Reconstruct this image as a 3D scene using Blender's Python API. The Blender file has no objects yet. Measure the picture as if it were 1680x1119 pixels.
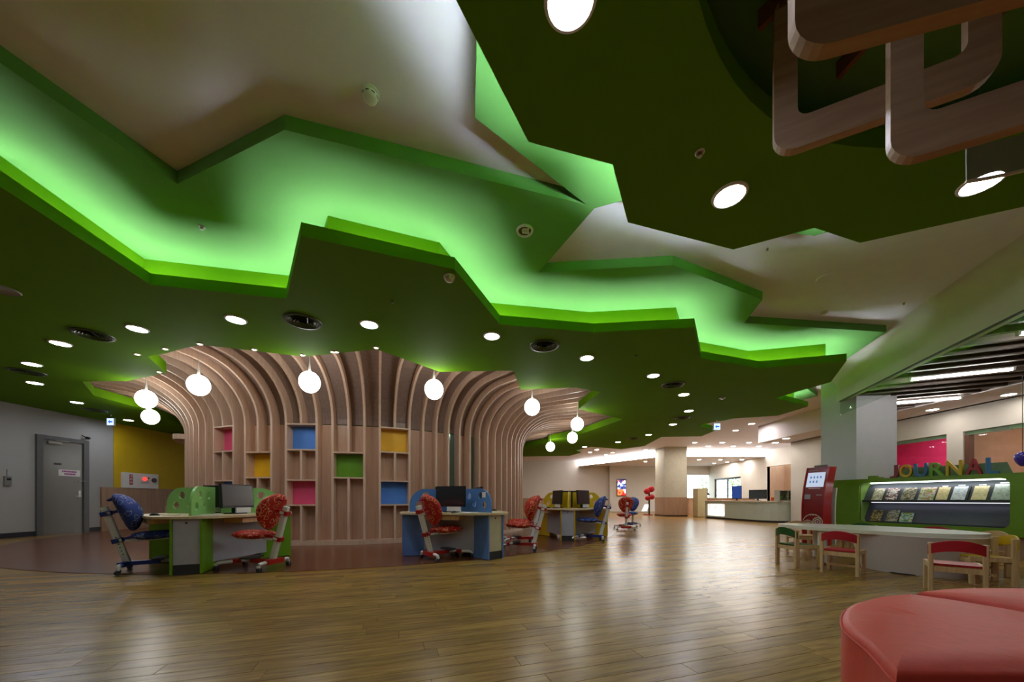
import bpy, math, random
from math import sin, cos, pi, radians as R, atan2, hypot, sqrt
from mathutils import Vector, Matrix
from mathutils.geometry import tessellate_polygon
random.seed(7)
sc = bpy.context.scene
COL = sc.collection

# ------------------------------------------------------------------ camera, world, exposure
F, CX, VH, H = 590.0, 840.0, 819.0, 0.92      # focal length in pixels, principal column, horizon row, camera height
cam_d = bpy.data.cameras.new('camera'); cam = bpy.data.objects.new('camera', cam_d); COL.objects.link(cam)
cam.location = (0, 0, H); cam.rotation_euler = (R(90), 0, 0)
cam_d.sensor_width = 36.0; cam_d.lens = F / 1680 * 36; cam_d.shift_y = (VH - 559.5) / 1680
cam_d.clip_start = 0.05; cam_d.clip_end = 200
sc.camera = cam
wd = bpy.data.worlds.new('world'); sc.world = wd; wd.use_nodes = True
wbg = wd.node_tree.nodes['Background']
wbg.inputs['Color'].default_value = (0.86, 0.95, 1.0, 1); wbg.inputs['Strength'].default_value = 5.0
vs = sc.view_settings
vs.view_transform = 'Standard'; vs.look = 'None'; vs.gamma = 1.0; vs.use_curve_mapping = False
vs.exposure = 0.3
L_DOWN, L_GLOBE, L_COVE, L_FAR, L_SPOT, L_BAND, L_TUBE, L_NICHE = 92.0, 12.0, 37.0, 230.0, 30.0, 15.0, 45.0, 7.0
try:
    sc.cycles.max_bounces = 7; sc.cycles.diffuse_bounces = 4; sc.cycles.adaptive_threshold = 0.04; sc.cycles.glossy_bounces = 4
    sc.cycles.transmission_bounces = 8; sc.cycles.sample_clamp_indirect = 4.0
    sc.cycles.caustics_reflective = False; sc.cycles.caustics_refractive = False
except Exception: pass

Z_LOW, Z_LIP, Z_MID, Z_TOP = 3.20, 3.32, 3.60, 3.71   # lower green, its lip, middle green, white ceiling
def P(u, v, z):
    """point of the horizontal plane at height z that lies behind a measured pixel"""
    y = (z - H) * F / (VH - v); return ((u - CX) / F * y, y)
def FL(u, v): return P(u, v, 0.0)

# ------------------------------------------------------------------ materials
def lin(c):
    return tuple((x / 255 / 12.92 if x / 255 <= 0.04045 else ((x / 255 + 0.055) / 1.055) ** 2.4) for x in c)
MATS = {}
def mat(name, rgb, rough=0.5, metal=0.0, var=0.06, scale=6.0, bump=0.0, coat=0.0, spec=0.5, emit=0.0, ecol=None, trans=0.0, alpha=1.0, stretch=(1, 1, 1)):
    if name in MATS: return MATS[name]
    m = bpy.data.materials.new(name); m.use_nodes = True; MATS[name] = m
    nt = m.node_tree; b = nt.nodes['Principled BSDF']
    c = lin(rgb)
    b.inputs['Roughness'].default_value = rough; b.inputs['Metallic'].default_value = metal
    b.inputs['Specular IOR Level'].default_value = spec
    b.inputs['Coat Weight'].default_value = coat; b.inputs['Coat Roughness'].default_value = 0.15
    tc = nt.nodes.new('ShaderNodeTexCoord'); mp = nt.nodes.new('ShaderNodeMapping'); mp.inputs['Scale'].default_value = stretch
    nz = nt.nodes.new('ShaderNodeTexNoise'); nz.inputs['Scale'].default_value = scale; nz.inputs['Detail'].default_value = 5
    nt.links.new(tc.outputs['Object'], mp.inputs[0]); nt.links.new(mp.outputs[0], nz.inputs['Vector'])
    rp = nt.nodes.new('ShaderNodeValToRGB')
    rp.color_ramp.elements[0].color = tuple(max(0, x * (1 - var)) for x in c) + (1,)
    rp.color_ramp.elements[1].color = tuple(min(1, x * (1 + var)) for x in c) + (1,)
    rp.color_ramp.elements[0].position = 0.3; rp.color_ramp.elements[1].position = 0.7
    nt.links.new(nz.outputs['Fac'], rp.inputs[0]); nt.links.new(rp.outputs[0], b.inputs['Base Color'])
    if bump:
        bp = nt.nodes.new('ShaderNodeBump'); bp.inputs['Strength'].default_value = bump; bp.inputs['Distance'].default_value = 0.01
        nt.links.new(nz.outputs['Fac'], bp.inputs['Height']); nt.links.new(bp.outputs[0], b.inputs['Normal'])
    if emit:
        b.inputs['Emission Color'].default_value = (lin(ecol) if ecol else c) + (1,); b.inputs['Emission Strength'].default_value = emit
    if trans: b.inputs['Transmission Weight'].default_value = trans; b.inputs['IOR'].default_value = 1.45
    if alpha < 1: b.inputs['Alpha'].default_value = alpha
    return m
def wood(name, a, b_, rough=0.45, stretch=(14, 14, 0.8), scale=2.2, coat=0.0, rnd=0.0):
    if name in MATS: return MATS[name]
    m = bpy.data.materials.new(name); m.use_nodes = True; MATS[name] = m
    nt = m.node_tree; b = nt.nodes['Principled BSDF']; b.inputs['Roughness'].default_value = rough
    b.inputs['Coat Weight'].default_value = coat; b.inputs['Coat Roughness'].default_value = 0.2
    tc = nt.nodes.new('ShaderNodeTexCoord'); mp = nt.nodes.new('ShaderNodeMapping'); mp.inputs['Scale'].default_value = stretch
    oi = nt.nodes.new('ShaderNodeObjectInfo')
    ad = nt.nodes.new('ShaderNodeVectorMath'); ad.operation = 'ADD'
    ml = nt.nodes.new('ShaderNodeVectorMath'); ml.operation = 'SCALE'; ml.inputs['Scale'].default_value = 37.0
    cb = nt.nodes.new('ShaderNodeCombineXYZ')
    for i in range(3): nt.links.new(oi.outputs['Random'], cb.inputs[i])
    nt.links.new(cb.outputs[0], ml.inputs[0]); nt.links.new(tc.outputs['Object'], mp.inputs[0])
    nt.links.new(mp.outputs[0], ad.inputs[0]); nt.links.new(ml.outputs[0], ad.inputs[1])
    nz = nt.nodes.new('ShaderNodeTexNoise'); nz.inputs['Scale'].default_value = scale; nz.inputs['Detail'].default_value = 6; nz.inputs['Distortion'].default_value = 0.6
    nt.links.new(ad.outputs[0], nz.inputs['Vector'])
    rp = nt.nodes.new('ShaderNodeValToRGB'); e = rp.color_ramp.elements
    e[0].position, e[1].position = 0.3, 0.72; e[0].color = lin(a) + (1,); e[1].color = lin(b_) + (1,)
    nt.links.new(nz.outputs['Fac'], rp.inputs[0]); out = rp.outputs[0]
    if rnd:
        mr = nt.nodes.new('ShaderNodeMapRange'); mr.inputs['To Min'].default_value = 1 - rnd; mr.inputs['To Max'].default_value = 1 + rnd
        nt.links.new(oi.outputs['Random'], mr.inputs['Value'])
        hs = nt.nodes.new('ShaderNodeHueSaturation'); nt.links.new(out, hs.inputs['Color']); nt.links.new(mr.outputs[0], hs.inputs['Value']); out = hs.outputs[0]
    nt.links.new(out, b.inputs['Base Color'])
    bp = nt.nodes.new('ShaderNodeBump'); bp.inputs['Strength'].default_value = 0.06; bp.inputs['Distance'].default_value = 0.004
    nt.links.new(nz.outputs['Fac'], bp.inputs['Height']); nt.links.new(bp.outputs[0], b.inputs['Normal'])
    return m
def glow(name, rgb, s):
    if name in MATS: return MATS[name]
    m = bpy.data.materials.new(name); m.use_nodes = True; MATS[name] = m
    nt = m.node_tree; nt.nodes.remove(nt.nodes['Principled BSDF'])
    e = nt.nodes.new('ShaderNodeEmission'); e.inputs['Color'].default_value = lin(rgb) + (1,); e.inputs['Strength'].default_value = s
    nt.links.new(e.outputs[0], nt.nodes['Material Output'].inputs[0])
    if s < 2.0: m.cycles.emission_sampling = 'NONE'
    return m
def cells(name, cols, scale=8.0, rough=0.4, emit=0.0, ring=None):
    """Voronoi patches (printed covers, screens) or, with ring, outlined loops on a plain cloth"""
    if name in MATS: return MATS[name]
    m = bpy.data.materials.new(name); m.use_nodes = True; MATS[name] = m
    nt = m.node_tree; b = nt.nodes['Principled BSDF']; b.inputs['Roughness'].default_value = rough
    tc = nt.nodes.new('ShaderNodeTexCoord'); vo = nt.nodes.new('ShaderNodeTexVoronoi'); vo.inputs['Scale'].default_value = scale
    nz = nt.nodes.new('ShaderNodeTexNoise'); nz.inputs['Scale'].default_value = scale * 0.7
    mx = nt.nodes.new('ShaderNodeVectorMath'); mx.operation = 'MULTIPLY_ADD'; mx.inputs[1].default_value = (0.06,) * 3
    nt.links.new(nz.outputs['Color'], mx.inputs[0]); nt.links.new(tc.outputs['Object'], mx.inputs[2]); nt.links.new(mx.outputs[0], vo.inputs['Vector'])
    rp = nt.nodes.new('ShaderNodeValToRGB'); rp.color_ramp.interpolation = 'CONSTANT'; cr = rp.color_ramp
    if ring:
        src = vo.outputs['Distance']; stops = [(0, cols[0]), (ring[0], cols[1]), (ring[1], cols[0])]
    else:
        sp = nt.nodes.new('ShaderNodeSeparateColor'); nt.links.new(vo.outputs['Color'], sp.inputs[0]); src = sp.outputs[0]
        stops = [(i / len(cols), c) for i, c in enumerate(cols)]
    while len(cr.elements) < len(stops): cr.elements.new(0.5)
    for e, (p, c) in zip(cr.elements, stops): e.position = p; e.color = lin(c) + (1,)
    nt.links.new(src, rp.inputs[0]); nt.links.new(rp.outputs[0], b.inputs['Base Color'])
    if emit: nt.links.new(rp.outputs[0], b.inputs['Emission Color']); b.inputs['Emission Strength'].default_value = emit
    return m

WHITE = mat('white_paint', (205, 200, 192), 0.7, var=0.02)
CEIL = mat('ceiling_white', (228, 222, 230), 0.8, var=0.02)
GREEN = mat('lower_green_paint', (98, 150, 6), 0.75, var=0.03, scale=2, spec=0.12)
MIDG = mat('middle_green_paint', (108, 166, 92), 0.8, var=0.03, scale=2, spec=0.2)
YELLOW = mat('yellow_paint', (206, 172, 8), 0.6, var=0.04)
BLACK = mat('black_plastic', (18, 18, 20), 0.35)
DARK = mat('dark_grey_plastic', (48, 50, 54), 0.45)
GREY = mat('grey_laminate', (168, 168, 176), 0.5)
STEEL = mat('steel', (160, 160, 155), 0.3, metal=1.0)
PLASTW = mat('white_plastic', (222, 222, 218), 0.4, var=0.02)
def glass_mat():
    m = bpy.data.materials.new('clear_glass'); m.use_nodes = True; nt = m.node_tree; nt.nodes.remove(nt.nodes['Principled BSDF'])
    t = nt.nodes.new('ShaderNodeBsdfTransparent'); t.inputs[0].default_value = (0.93, 0.97, 0.95, 1)
    g = nt.nodes.new('ShaderNodeBsdfGlossy'); g.inputs['Roughness'].default_value = 0.02
    lw_ = nt.nodes.new('ShaderNodeLayerWeight'); lw_.inputs['Blend'].default_value = 0.5
    pw = nt.nodes.new('ShaderNodeMath'); pw.operation = 'POWER'; pw.inputs[1].default_value = 4.0; f = nt.nodes.new('ShaderNodeMath'); f.operation = 'MULTIPLY_ADD'; f.inputs[1].default_value = 0.6; f.inputs[2].default_value = 0.03
    nt.links.new(lw_.outputs['Facing'], pw.inputs[0]); nt.links.new(pw.outputs[0], f.inputs[0]); x = nt.nodes.new('ShaderNodeMixShader')
    nt.links.new(f.outputs[0], x.inputs[0]); nt.links.new(t.outputs[0], x.inputs[1]); nt.links.new(g.outputs[0], x.inputs[2]); nt.links.new(x.outputs[0], nt.nodes['Material Output'].inputs[0]); return m
GLASS = glass_mat()
TREEW = wood('tree_wood', (204, 172, 148), (222, 192, 168), 0.4, rnd=0.05)
TREEE = wood('tree_panel_wood', (194, 156, 130), (212, 174, 148), 0.34, rnd=0.06)
TREEU = wood('tree_upper_wood', (130, 110, 100), (152, 130, 119), 0.3, rnd=0.08)  # greyer, darker wood tone for the panels above the seam
BEECH = wood('beech_wood', (196, 160, 112), (222, 190, 144), 0.45, (10, 10, 1.0), 4)
MAPLE = wood('maple_top', (206, 182, 144), (224, 204, 168), 0.32, (1.0, 10, 10), 4)
WAINS = wood('wainscot_wood', (156, 122, 96), (178, 142, 114), 0.5, (8, 8, 0.6))
SLATW = wood('baffle_wood', (74, 62, 56), (98, 84, 76), 0.5, (1, 10, 10))
FRAMEW = wood('pale_frame_wood', (170, 140, 118), (196, 166, 142), 0.5, (1, 9, 9))

# ------------------------------------------------------------------ mesh helpers
class MB:
    def __init__(s): s.v = []; s.f = []; s.smooth = False
    def add(s, vs_, fs):
        n = len(s.v); s.v += [tuple(x) for x in vs_]; s.f += [tuple(n + i for i in f) for f in fs]; return s
    def box(s, c, d, rz=0.0, rx=0.0, ry=0.0):
        M = Matrix.Translation(c) @ Matrix.Rotation(rz, 4, 'Z') @ Matrix.Rotation(ry, 4, 'Y') @ Matrix.Rotation(rx, 4, 'X')
        x, y, z = d[0] / 2, d[1] / 2, d[2] / 2
        p = [M @ Vector(q) for q in ((-x, -y, -z), (x, -y, -z), (x, y, -z), (-x, y, -z), (-x, -y, z), (x, -y, z), (x, y, z), (-x, y, z))]
        return s.add(p, [(0, 3, 2, 1), (4, 5, 6, 7), (0, 1, 5, 4), (1, 2, 6, 5), (2, 3, 7, 6), (3, 0, 4, 7)])
    def rbox(s, c, d, r=0.02, rz=0.0, n=3):
        """box with rounded vertical edges"""
        x, y = d[0] / 2 - r, d[1] / 2 - r; poly = []
        for cx, cy, a in ((x, y, 0), (-x, y, 90), (-x, -y, 180), (x, -y, 270)):
            for k in range(n + 1):
                t = R(a + 90 * k / n); px, py = cx + r * cos(t), cy + r * sin(t)
                poly.append((c[0] + px * cos(rz) - py * sin(rz), c[1] + px * sin(rz) + py * cos(rz)))
        return s.prism(poly, c[2] - d[2] / 2, c[2] + d[2] / 2)
    def prism(s, poly, z0, z1, holes=(), M=None, caps=(1, 1)):
        loops = [list(poly)] + [list(h) for h in holes]; flat = [p for l in loops for p in l]; n = len(flat)
        tris = tessellate_polygon([[Vector((p[0], p[1], 0)) for p in l] for l in loops])
        vs_ = [Vector((x, y, z0)) for x, y in flat] + [Vector((x, y, z1)) for x, y in flat]
        if M: vs_ = [M @ q for q in vs_]
        fs = []
        for t in tris:
            a, b, c = t; ar = (flat[b][0] - flat[a][0]) * (flat[c][1] - flat[a][1]) - (flat[c][0] - flat[a][0]) * (flat[b][1] - flat[a][1])
            if ar < 0: a, c = c, a
            if caps[1]: fs.append((a + n, b + n, c + n))
            if caps[0]: fs.append((c, b, a))
        o = 0
        for li, l in enumerate(loops):
            k = len(l); area = sum(l[i][0] * l[(i + 1) % k][1] - l[(i + 1) % k][0] * l[i][1] for i in range(k))
            rev = (area < 0) != (li > 0)
            for i in range(k):
                a, b = o + i, o + (i + 1) % k
                fs.append((b, a, a + n, b + n) if rev else (a, b, b + n, a + n))
            o += k
        return s.add(vs_, fs)
    def lathe(s, prof, n=24, c=(0, 0, 0), M=None):
        vs_ = []; fs = []; m = len(prof)
        for i in range(n):
            a = 2 * pi * i / n
            for r, z in prof: vs_.append(Vector((c[0] + r * cos(a), c[1] + r * sin(a), c[2] + z)))
        for i in range(n):
            for j in range(m - 1):
                a, b = i * m + j, ((i + 1) % n) * m + j; fs.append((a, b, b + 1, a + 1))
        if prof[0][0] > 1e-6: fs.append(tuple(reversed([i * m for i in range(n)])))
        if prof[-1][0] > 1e-6: fs.append(tuple(i * m + m - 1 for i in range(n)))
        if M: vs_ = [M @ q for q in vs_]
        return s.add(vs_, fs)
    def cyl(s, a, b, r, n=12, r2=None):
        return s.tube([a, b], [r, r2 if r2 is not None else r], n)
    def tube(s, pts, r, n=8):
        pts = [Vector(p) for p in pts]; rr = r if isinstance(r, (list, tuple)) else [r] * len(pts)
        vs_ = []; fs = []
        for i, p in enumerate(pts):
            d = (pts[min(i + 1, len(pts) - 1)] - pts[max(i - 1, 0)]).normalized()
            up = Vector((0, 0, 1)) if abs(d.z) < 0.9 else Vector((1, 0, 0))
            x = d.cross(up).normalized(); y = x.cross(d)
            for k in range(n): vs_.append(p + (x * cos(2 * pi * k / n) + y * sin(2 * pi * k / n)) * rr[i])
        for i in range(len(pts) - 1):
            for k in range(n):
                a, b = i * n + k, i * n + (k + 1) % n; fs.append((a, b, b + n, a + n))
        fs.append(tuple(reversed(range(n)))); fs.append(tuple((len(pts) - 1) * n + k for k in range(n)))
        return s.add(vs_, fs)
    def ell(s, c, d, n=20, m=12, M=None, f=None):
        vs_ = []; fs = []
        for j in range(m + 1):
            t = pi * j / m
            for i in range(n):
                a = 2 * pi * i / n; q = Vector((sin(t) * cos(a) * d[0], sin(t) * sin(a) * d[1], cos(t) * d[2]))
                if f: q = f(q)
                vs_.append((M @ q if M else q) + Vector(c))
        for j in range(m):
            for i in range(n):
                a, b = j * n + i, j * n + (i + 1) % n; fs.append((a, a + n, b + n, b))
        return s.add(vs_, fs)
    def wall(s, pts, z0, z1, t=0.0, closed=False):
        """vertical sheet along a polyline, with thickness t to its left"""
        k = len(pts); q = offs(pts, t, closed) if t else None; rng = range(k if closed else k - 1)
        for i in rng:
            j = (i + 1) % k; a, b = pts[i], pts[j]
            if not q: s.add([(*a, z0), (*b, z0), (*b, z1), (*a, z1)], [(0, 1, 2, 3)]); continue
            c, d = q[j], q[i]
            s.add([(*a, z0), (*b, z0), (*c, z0), (*d, z0), (*a, z1), (*b, z1), (*c, z1), (*d, z1)],
                  [(0, 3, 2, 1), (4, 5, 6, 7), (0, 1, 5, 4), (2, 3, 7, 6), (1, 2, 6, 5), (3, 0, 4, 7)])
        return s
    def mesh(s, name):
        me = bpy.data.meshes.new(name); me.from_pydata(s.v, [], s.f); me.validate(); me.update()
        if s.smooth:
            for p in me.polygons: p.use_smooth = True
            try: me.set_sharp_from_angle(angle=R(40))
            except Exception: pass
        return me
def offs(pts, t, closed=False):
    """mitred offset of a polyline to its left"""
    out = []; k = len(pts)
    for i in range(k):
        a = pts[i - 1] if (i or closed) else None; b = pts[i]; c = pts[(i + 1) % k] if (i < k - 1 or closed) else None
        ns = []
        for p, q in ((a, b), (b, c)):
            if p is None or q is None: continue
            dx, dy = q[0] - p[0], q[1] - p[1]; l = hypot(dx, dy) or 1; ns.append((-dy / l, dx / l))
        if len(ns) == 2:
            mx, my = ns[0][0] + ns[1][0], ns[0][1] + ns[1][1]; l2 = mx * mx + my * my
            sc_ = min(2 / max(l2, 1e-6), 2.2); n = (mx * sc_, my * sc_)
        else: n = ns[0]
        out.append((b[0] + n[0] * t, b[1] + n[1] * t))
    return out
def link(name, me, m, parent=None, loc=None, rz=None):
    o = bpy.data.objects.new(name, me); COL.objects.link(o)
    if m and not me.materials: me.materials.append(m)
    if parent: o.parent = parent
    if loc: o.location = loc
    if rz is not None: o.rotation_euler = (0, 0, rz)
    return o
def obj(name, mb, m, parent=None, smooth=False, loc=None, rz=None):
    mb.smooth = smooth; return link(name, mb.mesh(name), m, parent, loc, rz)
def tag(o, label, cat=None, group=None, kind=None):
    o['label'] = label
    if cat: o['category'] = cat
    if group: o['group'] = group
    if kind: o['kind'] = kind
    return o
def struct(o, label=None):
    o['kind'] = 'structure'
    if label: o['label'] = label
    return o
def thing(name, label, cat, loc=(0, 0, 0), rz=0.0, group=None):
    o = bpy.data.objects.new(name, None); COL.objects.link(o); o.empty_display_size = 0.1
    o.location = loc; o.rotation_euler = (0, 0, rz); tag(o, label, cat, group); return o
def copy_tree(o, parent=None):
    c = o.copy(); COL.objects.link(c); c.parent = parent
    for ch in list(o.children): copy_tree(ch, c)
    return c
def text_mesh(name, body, size, depth, bevel=0.0):
    cu = bpy.data.curves.new(name, 'FONT'); cu.body = body; cu.size = size; cu.extrude = depth / 2; cu.align_x = 'CENTER'; cu.bevel_depth = bevel
    o = bpy.data.objects.new(name, cu); COL.objects.link(o)
    me = bpy.data.meshes.new_from_object(o.evaluated_get(bpy.context.evaluated_depsgraph_get()))
    bpy.data.objects.remove(o); bpy.data.curves.remove(cu); return me

# ================================================================== SETTING
TC = (-4.385, 11.855)                       # axis of the wooden tree
# ------------------------------------------------------------------ floor
TH = R(18.0); PW = 0.125
def floor_mat():
    m = bpy.data.materials.new('oak_boards'); m.use_nodes = True; nt = m.node_tree; b = nt.nodes['Principled BSDF']
    tc = nt.nodes.new('ShaderNodeTexCoord'); mp = nt.nodes.new('ShaderNodeMapping'); mp.inputs['Rotation'].default_value = (0, 0, -TH)
    br = nt.nodes.new('ShaderNodeTexBrick'); br.inputs['Scale'].default_value = 1.0; br.inputs['Brick Width'].default_value = 1.35
    br.inputs['Row Height'].default_value = PW; br.inputs['Mortar Size'].default_value = 0.0015; br.offset = 0.37; br.offset_frequency = 2
    br.inputs['Color1'].default_value = lin((128, 94, 40)) + (1,); br.inputs['Color2'].default_value = lin((162, 126, 60)) + (1,); br.inputs['Mortar'].default_value = lin((70, 54, 34)) + (1,)
    m2 = nt.nodes.new('ShaderNodeMapping'); m2.inputs['Scale'].default_value = (1.2, 16, 1)
    nz = nt.nodes.new('ShaderNodeTexNoise'); nz.inputs['Scale'].default_value = 2.5; nz.inputs['Detail'].default_value = 6
    nt.links.new(tc.outputs['Object'], mp.inputs[0]); nt.links.new(mp.outputs[0], br.inputs['Vector']); nt.links.new(mp.outputs[0], m2.inputs[0]); nt.links.new(m2.outputs[0], nz.inputs['Vector'])
    mr = nt.nodes.new('ShaderNodeMapRange'); mr.inputs['To Min'].default_value = 0.78; mr.inputs['To Max'].default_value = 1.2; nt.links.new(nz.outputs['Fac'], mr.inputs['Value'])
    hs = nt.nodes.new('ShaderNodeHueSaturation'); nt.links.new(br.outputs['Color'], hs.inputs['Color']); nt.links.new(mr.outputs[0], hs.inputs['Value'])
    nt.links.new(hs.outputs[0], b.inputs['Base Color'])
    b.inputs['Roughness'].default_value = 0.27; b.inputs['Specular IOR Level'].default_value = 0.4
    return m
OAK = floor_mat()
PLANK = wood('oak_plank', (118, 86, 38), (168, 132, 64), 0.27, (1.2, 16, 16), 2.5, rnd=0.16)
fl = struct(obj('floor', MB().box((1.3, 10.2, -0.053), (26.8, 33.0, 0.1)), OAK), 'glossy light oak board floor of the reading hall')
def tloc(s_, t_): return (s_ * cos(TH) - t_ * sin(TH), s_ * sin(TH) + t_ * cos(TH))
pm = {}
npl = 0
for i in range(-18, 40):
    t_ = i * PW; s_ = -7.5 + random.random() * 1.4
    while s_ < 8:
        L = random.choice((0.9, 1.2, 1.5, 1.8)); x, y = tloc(s_ + L / 2, t_ + PW / 2); s_ += L
        if not (0.95 < y < 4.35) or abs(x) > 1.46 * y + 0.75: continue
        if hypot(x - TC[0], y - TC[1]) < 7.25 or npl >= 290: continue
        if L not in pm:
            a, b2 = L / 2 - 0.0008, PW / 2 - 0.0008; e = 0.0012
            pm[L] = MB().add([(-a, -b2, -0.003), (a, -b2, -0.003), (a, b2, -0.003), (-a, b2, -0.003), (-a + e, -b2 + e, 0), (a - e, -b2 + e, 0), (a - e, b2 - e, 0), (-a + e, b2 - e, 0)],
                             [(0, 3, 2, 1), (4, 5, 6, 7), (0, 1, 5, 4), (1, 2, 6, 5), (2, 3, 7, 6), (3, 0, 4, 7)]).mesh('plank')
        link('plank', pm[L], PLANK, fl, (x, y, 0), TH); npl += 1
REDW = wood('red_brown_floor', (92, 52, 30), (116, 68, 42), 0.26, (2, 20, 1), 2.5, coat=0.15)
circ = [(TC[0] + 7.45 * cos(2 * pi * k / 96), TC[1] + 7.45 * sin(2 * pi * k / 96)) for k in range(96)]
struct(obj('floor_circle', MB().prism([p for p in circ if p[0] > -11.89] , -0.002, 0.0025), REDW), 'dark red-brown round wooden floor under the tree')

# ------------------------------------------------------------------ walls
LX = -11.9
def lw(u): return LX * F / (u - CX)                    # distance along the left wall behind a column of pixels
wl = struct(obj('wall_left', MB().box((LX - 0.1, 10.2, 1.86), (0.2, 33, 3.72)), mat('left_wall_dimmed_white', (168, 168, 163), 0.7, var=0.02)), 'plain white left wall with the grey door')  # white wall coloured greyer to stand in for its low light
struct(obj('wall_left_yellow', MB().box((LX + 0.008, (lw(186) + 26.5) / 2, 1.86), (0.016, 26.5 - lw(186), 3.7)), YELLOW), 'bright yellow painted part of the left wall')
struct(obj('wall_left_wainscot', MB().box((LX + 0.03, (lw(164) + 26.5) / 2, 0.635), (0.06, 26.5 - lw(164), 1.27)), WAINS), 'wood-veneer wainscot along the foot of the yellow wall')
bbm = mat('dark_baseboard', (44, 46, 52), 0.5)
struct(obj('baseboard_left', MB().box((LX + 0.01, (lw(57) - 6) / 2, 0.06), (0.02, lw(57) + 6, 0.12)).box((LX + 0.01, (lw(143.5) + lw(164)) / 2, 0.06), (0.02, lw(164) - lw(143.5), 0.12)), bbm))
struct(obj('wall_rear', MB().box((1.3, -6.3, 1.86), (26.8, 0.2, 3.72)), WHITE), 'white wall behind the viewer')
BY = 26.5
wb = MB().box((0.45, BY + 0.1, 1.86), (24.9, 0.2, 3.72)).box((13.75, BY + 0.1, 3.24), (1.7, 0.2, 0.96)).box((13.75, BY + 0.1, 0.15), (1.7, 0.2, 0.3))
struct(obj('wall_back', wb, WHITE), 'far white back wall with the bright window')
struct(obj('wall_back_wainscot', MB().box((-2.5, BY - 0.02, 0.5), (18.7, 0.04, 1.0)), WAINS), 'low wood-veneer band on the far back wall')
struct(obj('wall_back_pilaster', MB().box((7.75, BY - 0.2, 1.86), (1.3, 0.4, 3.7)), WHITE), 'shallow white pilaster behind the wall display')
RX = 14.5
ws = MB().box((RX + 0.1, 17.25, 3.24), (0.2, 6.5, 0.96)).box((RX + 0.1, 21.65, 1.86), (0.2, 2.3, 3.72)).box((RX + 0.1, 24.3, 3.04), (0.2, 3.0, 1.36)).box((RX + 0.1, 26.15, 1.86), (0.2, 0.7, 3.72)).box((RX + 0.1, 3.8, 1.86), (0.2, 20.4, 3.72))
struct(obj('wall_right_far', ws, WHITE), 'white far side wall beside the reception')
struct(obj('wall_recess', MB().box((15.6, 17.25, 1.5), (0.1, 6.6, 3.0)).box((15.1, 14.0, 1.5), (1.1, 0.1, 3.0)).box((15.1, 20.55, 1.5), (1.1, 0.1, 3.0)), WAINS), 'wood-veneer recess in the far side wall')
# far window and glass doors
def frame_rect(mb, axis, c, w0, w1, z0, z1, t=0.06, d=0.08):
    for (a0, a1, b0, b1) in ((w0, w1, z0, z0 + t), (w0, w1, z1 - t, z1), (w0, w0 + t, z0 + t, z1 - t), (w1 - t, w1, z0 + t, z1 - t)):
        if axis == 'x': mb.box(((a0 + a1) / 2, c, (b0 + b1) / 2), (a1 - a0, d, b1 - b0))
        else: mb.box((c, (a0 + a1) / 2, (b0 + b1) / 2), (d, a1 - a0, b1 - b0))
    return mb
w1 = struct(obj('window_1', frame_rect(MB(), 'x', BY + 0.1, 12.9, 14.6, 0.3, 2.76), PLASTW), 'bright far window at the end of the hall')
obj('pane', MB().box((13.75, BY + 0.1, 1.53), (1.6, 0.01, 2.36)), GLASS, w1)
d2 = struct(obj('door_2', frame_rect(MB(), 'y', RX + 0.1, 22.8, 25.8, 0.0, 2.36), mat('dark_metal_frame', (60, 62, 66), 0.4, metal=0.6)), 'far glazed entrance doors beside the window')
for y0, y1 in ((22.86, 24.3), (24.36, 25.74)):
    p = obj('door_leaf', frame_rect(MB(), 'y', RX + 0.1, y0, y1, 0.01, 2.3, 0.05, 0.05), MATS['dark_metal_frame'], d2)
    obj('pane', MB().box((RX + 0.1, (y0 + y1) / 2, 1.15), (0.01, y1 - y0 - 0.1, 2.2)), GLASS, p)
# outside
struct(obj('ground_outside', MB().box((17, 30, -0.1), (30, 24, 0.1)), mat('paving', (150, 150, 145), 0.9)))
leafm = mat('garden_leaves', (112, 138, 80), 0.8, var=0.4, scale=9)
for k, (x, y, h) in enumerate(((17.2, 27.8, 2.6), (19.5, 30.5, 3.2), (16.5, 30.5, 2.8), (18.6, 25.2, 2.4), (13.6, 29.4, 1.5))):
    t = thing('garden_tree', ('slim garden tree seen through the glazed doors, nearest the corner', 'tall garden tree behind the others outside the glass', 'garden tree outside beyond the window corner', 'low garden tree outside the right door leaf', 'small shrub outside the bright far window')[k], 'tree', (x, y, -0.05))
    obj('trunk', MB().tube([(0, 0, 0), (0.05, 0, h * 0.4), (0, 0.05, h * 0.7)], [0.07, 0.05, 0.03]), mat('bark', (84, 74, 62), 0.9), t)
    mb = MB()
    for q in range(160):
        a, b_, r_ = random.random() * 6.28, random.random(), random.random() ** 0.5 * h * 0.28
        p = Vector((r_ * cos(a), r_ * sin(a), h * 0.45 + b_ * h * 0.55)); d = 0.13
        x_ = Vector((random.uniform(-1, 1), random.uniform(-1, 1), random.uniform(-1, 1))).normalized() * d; y_ = x_.orthogonal().normalized() * d * 0.5
        mb.add([p - x_, p + y_, p + x_, p - y_], [(0, 1, 2, 3)])
    f_ = obj('foliage', mb, leafm, t); f_['kind'] = 'stuff'

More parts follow.
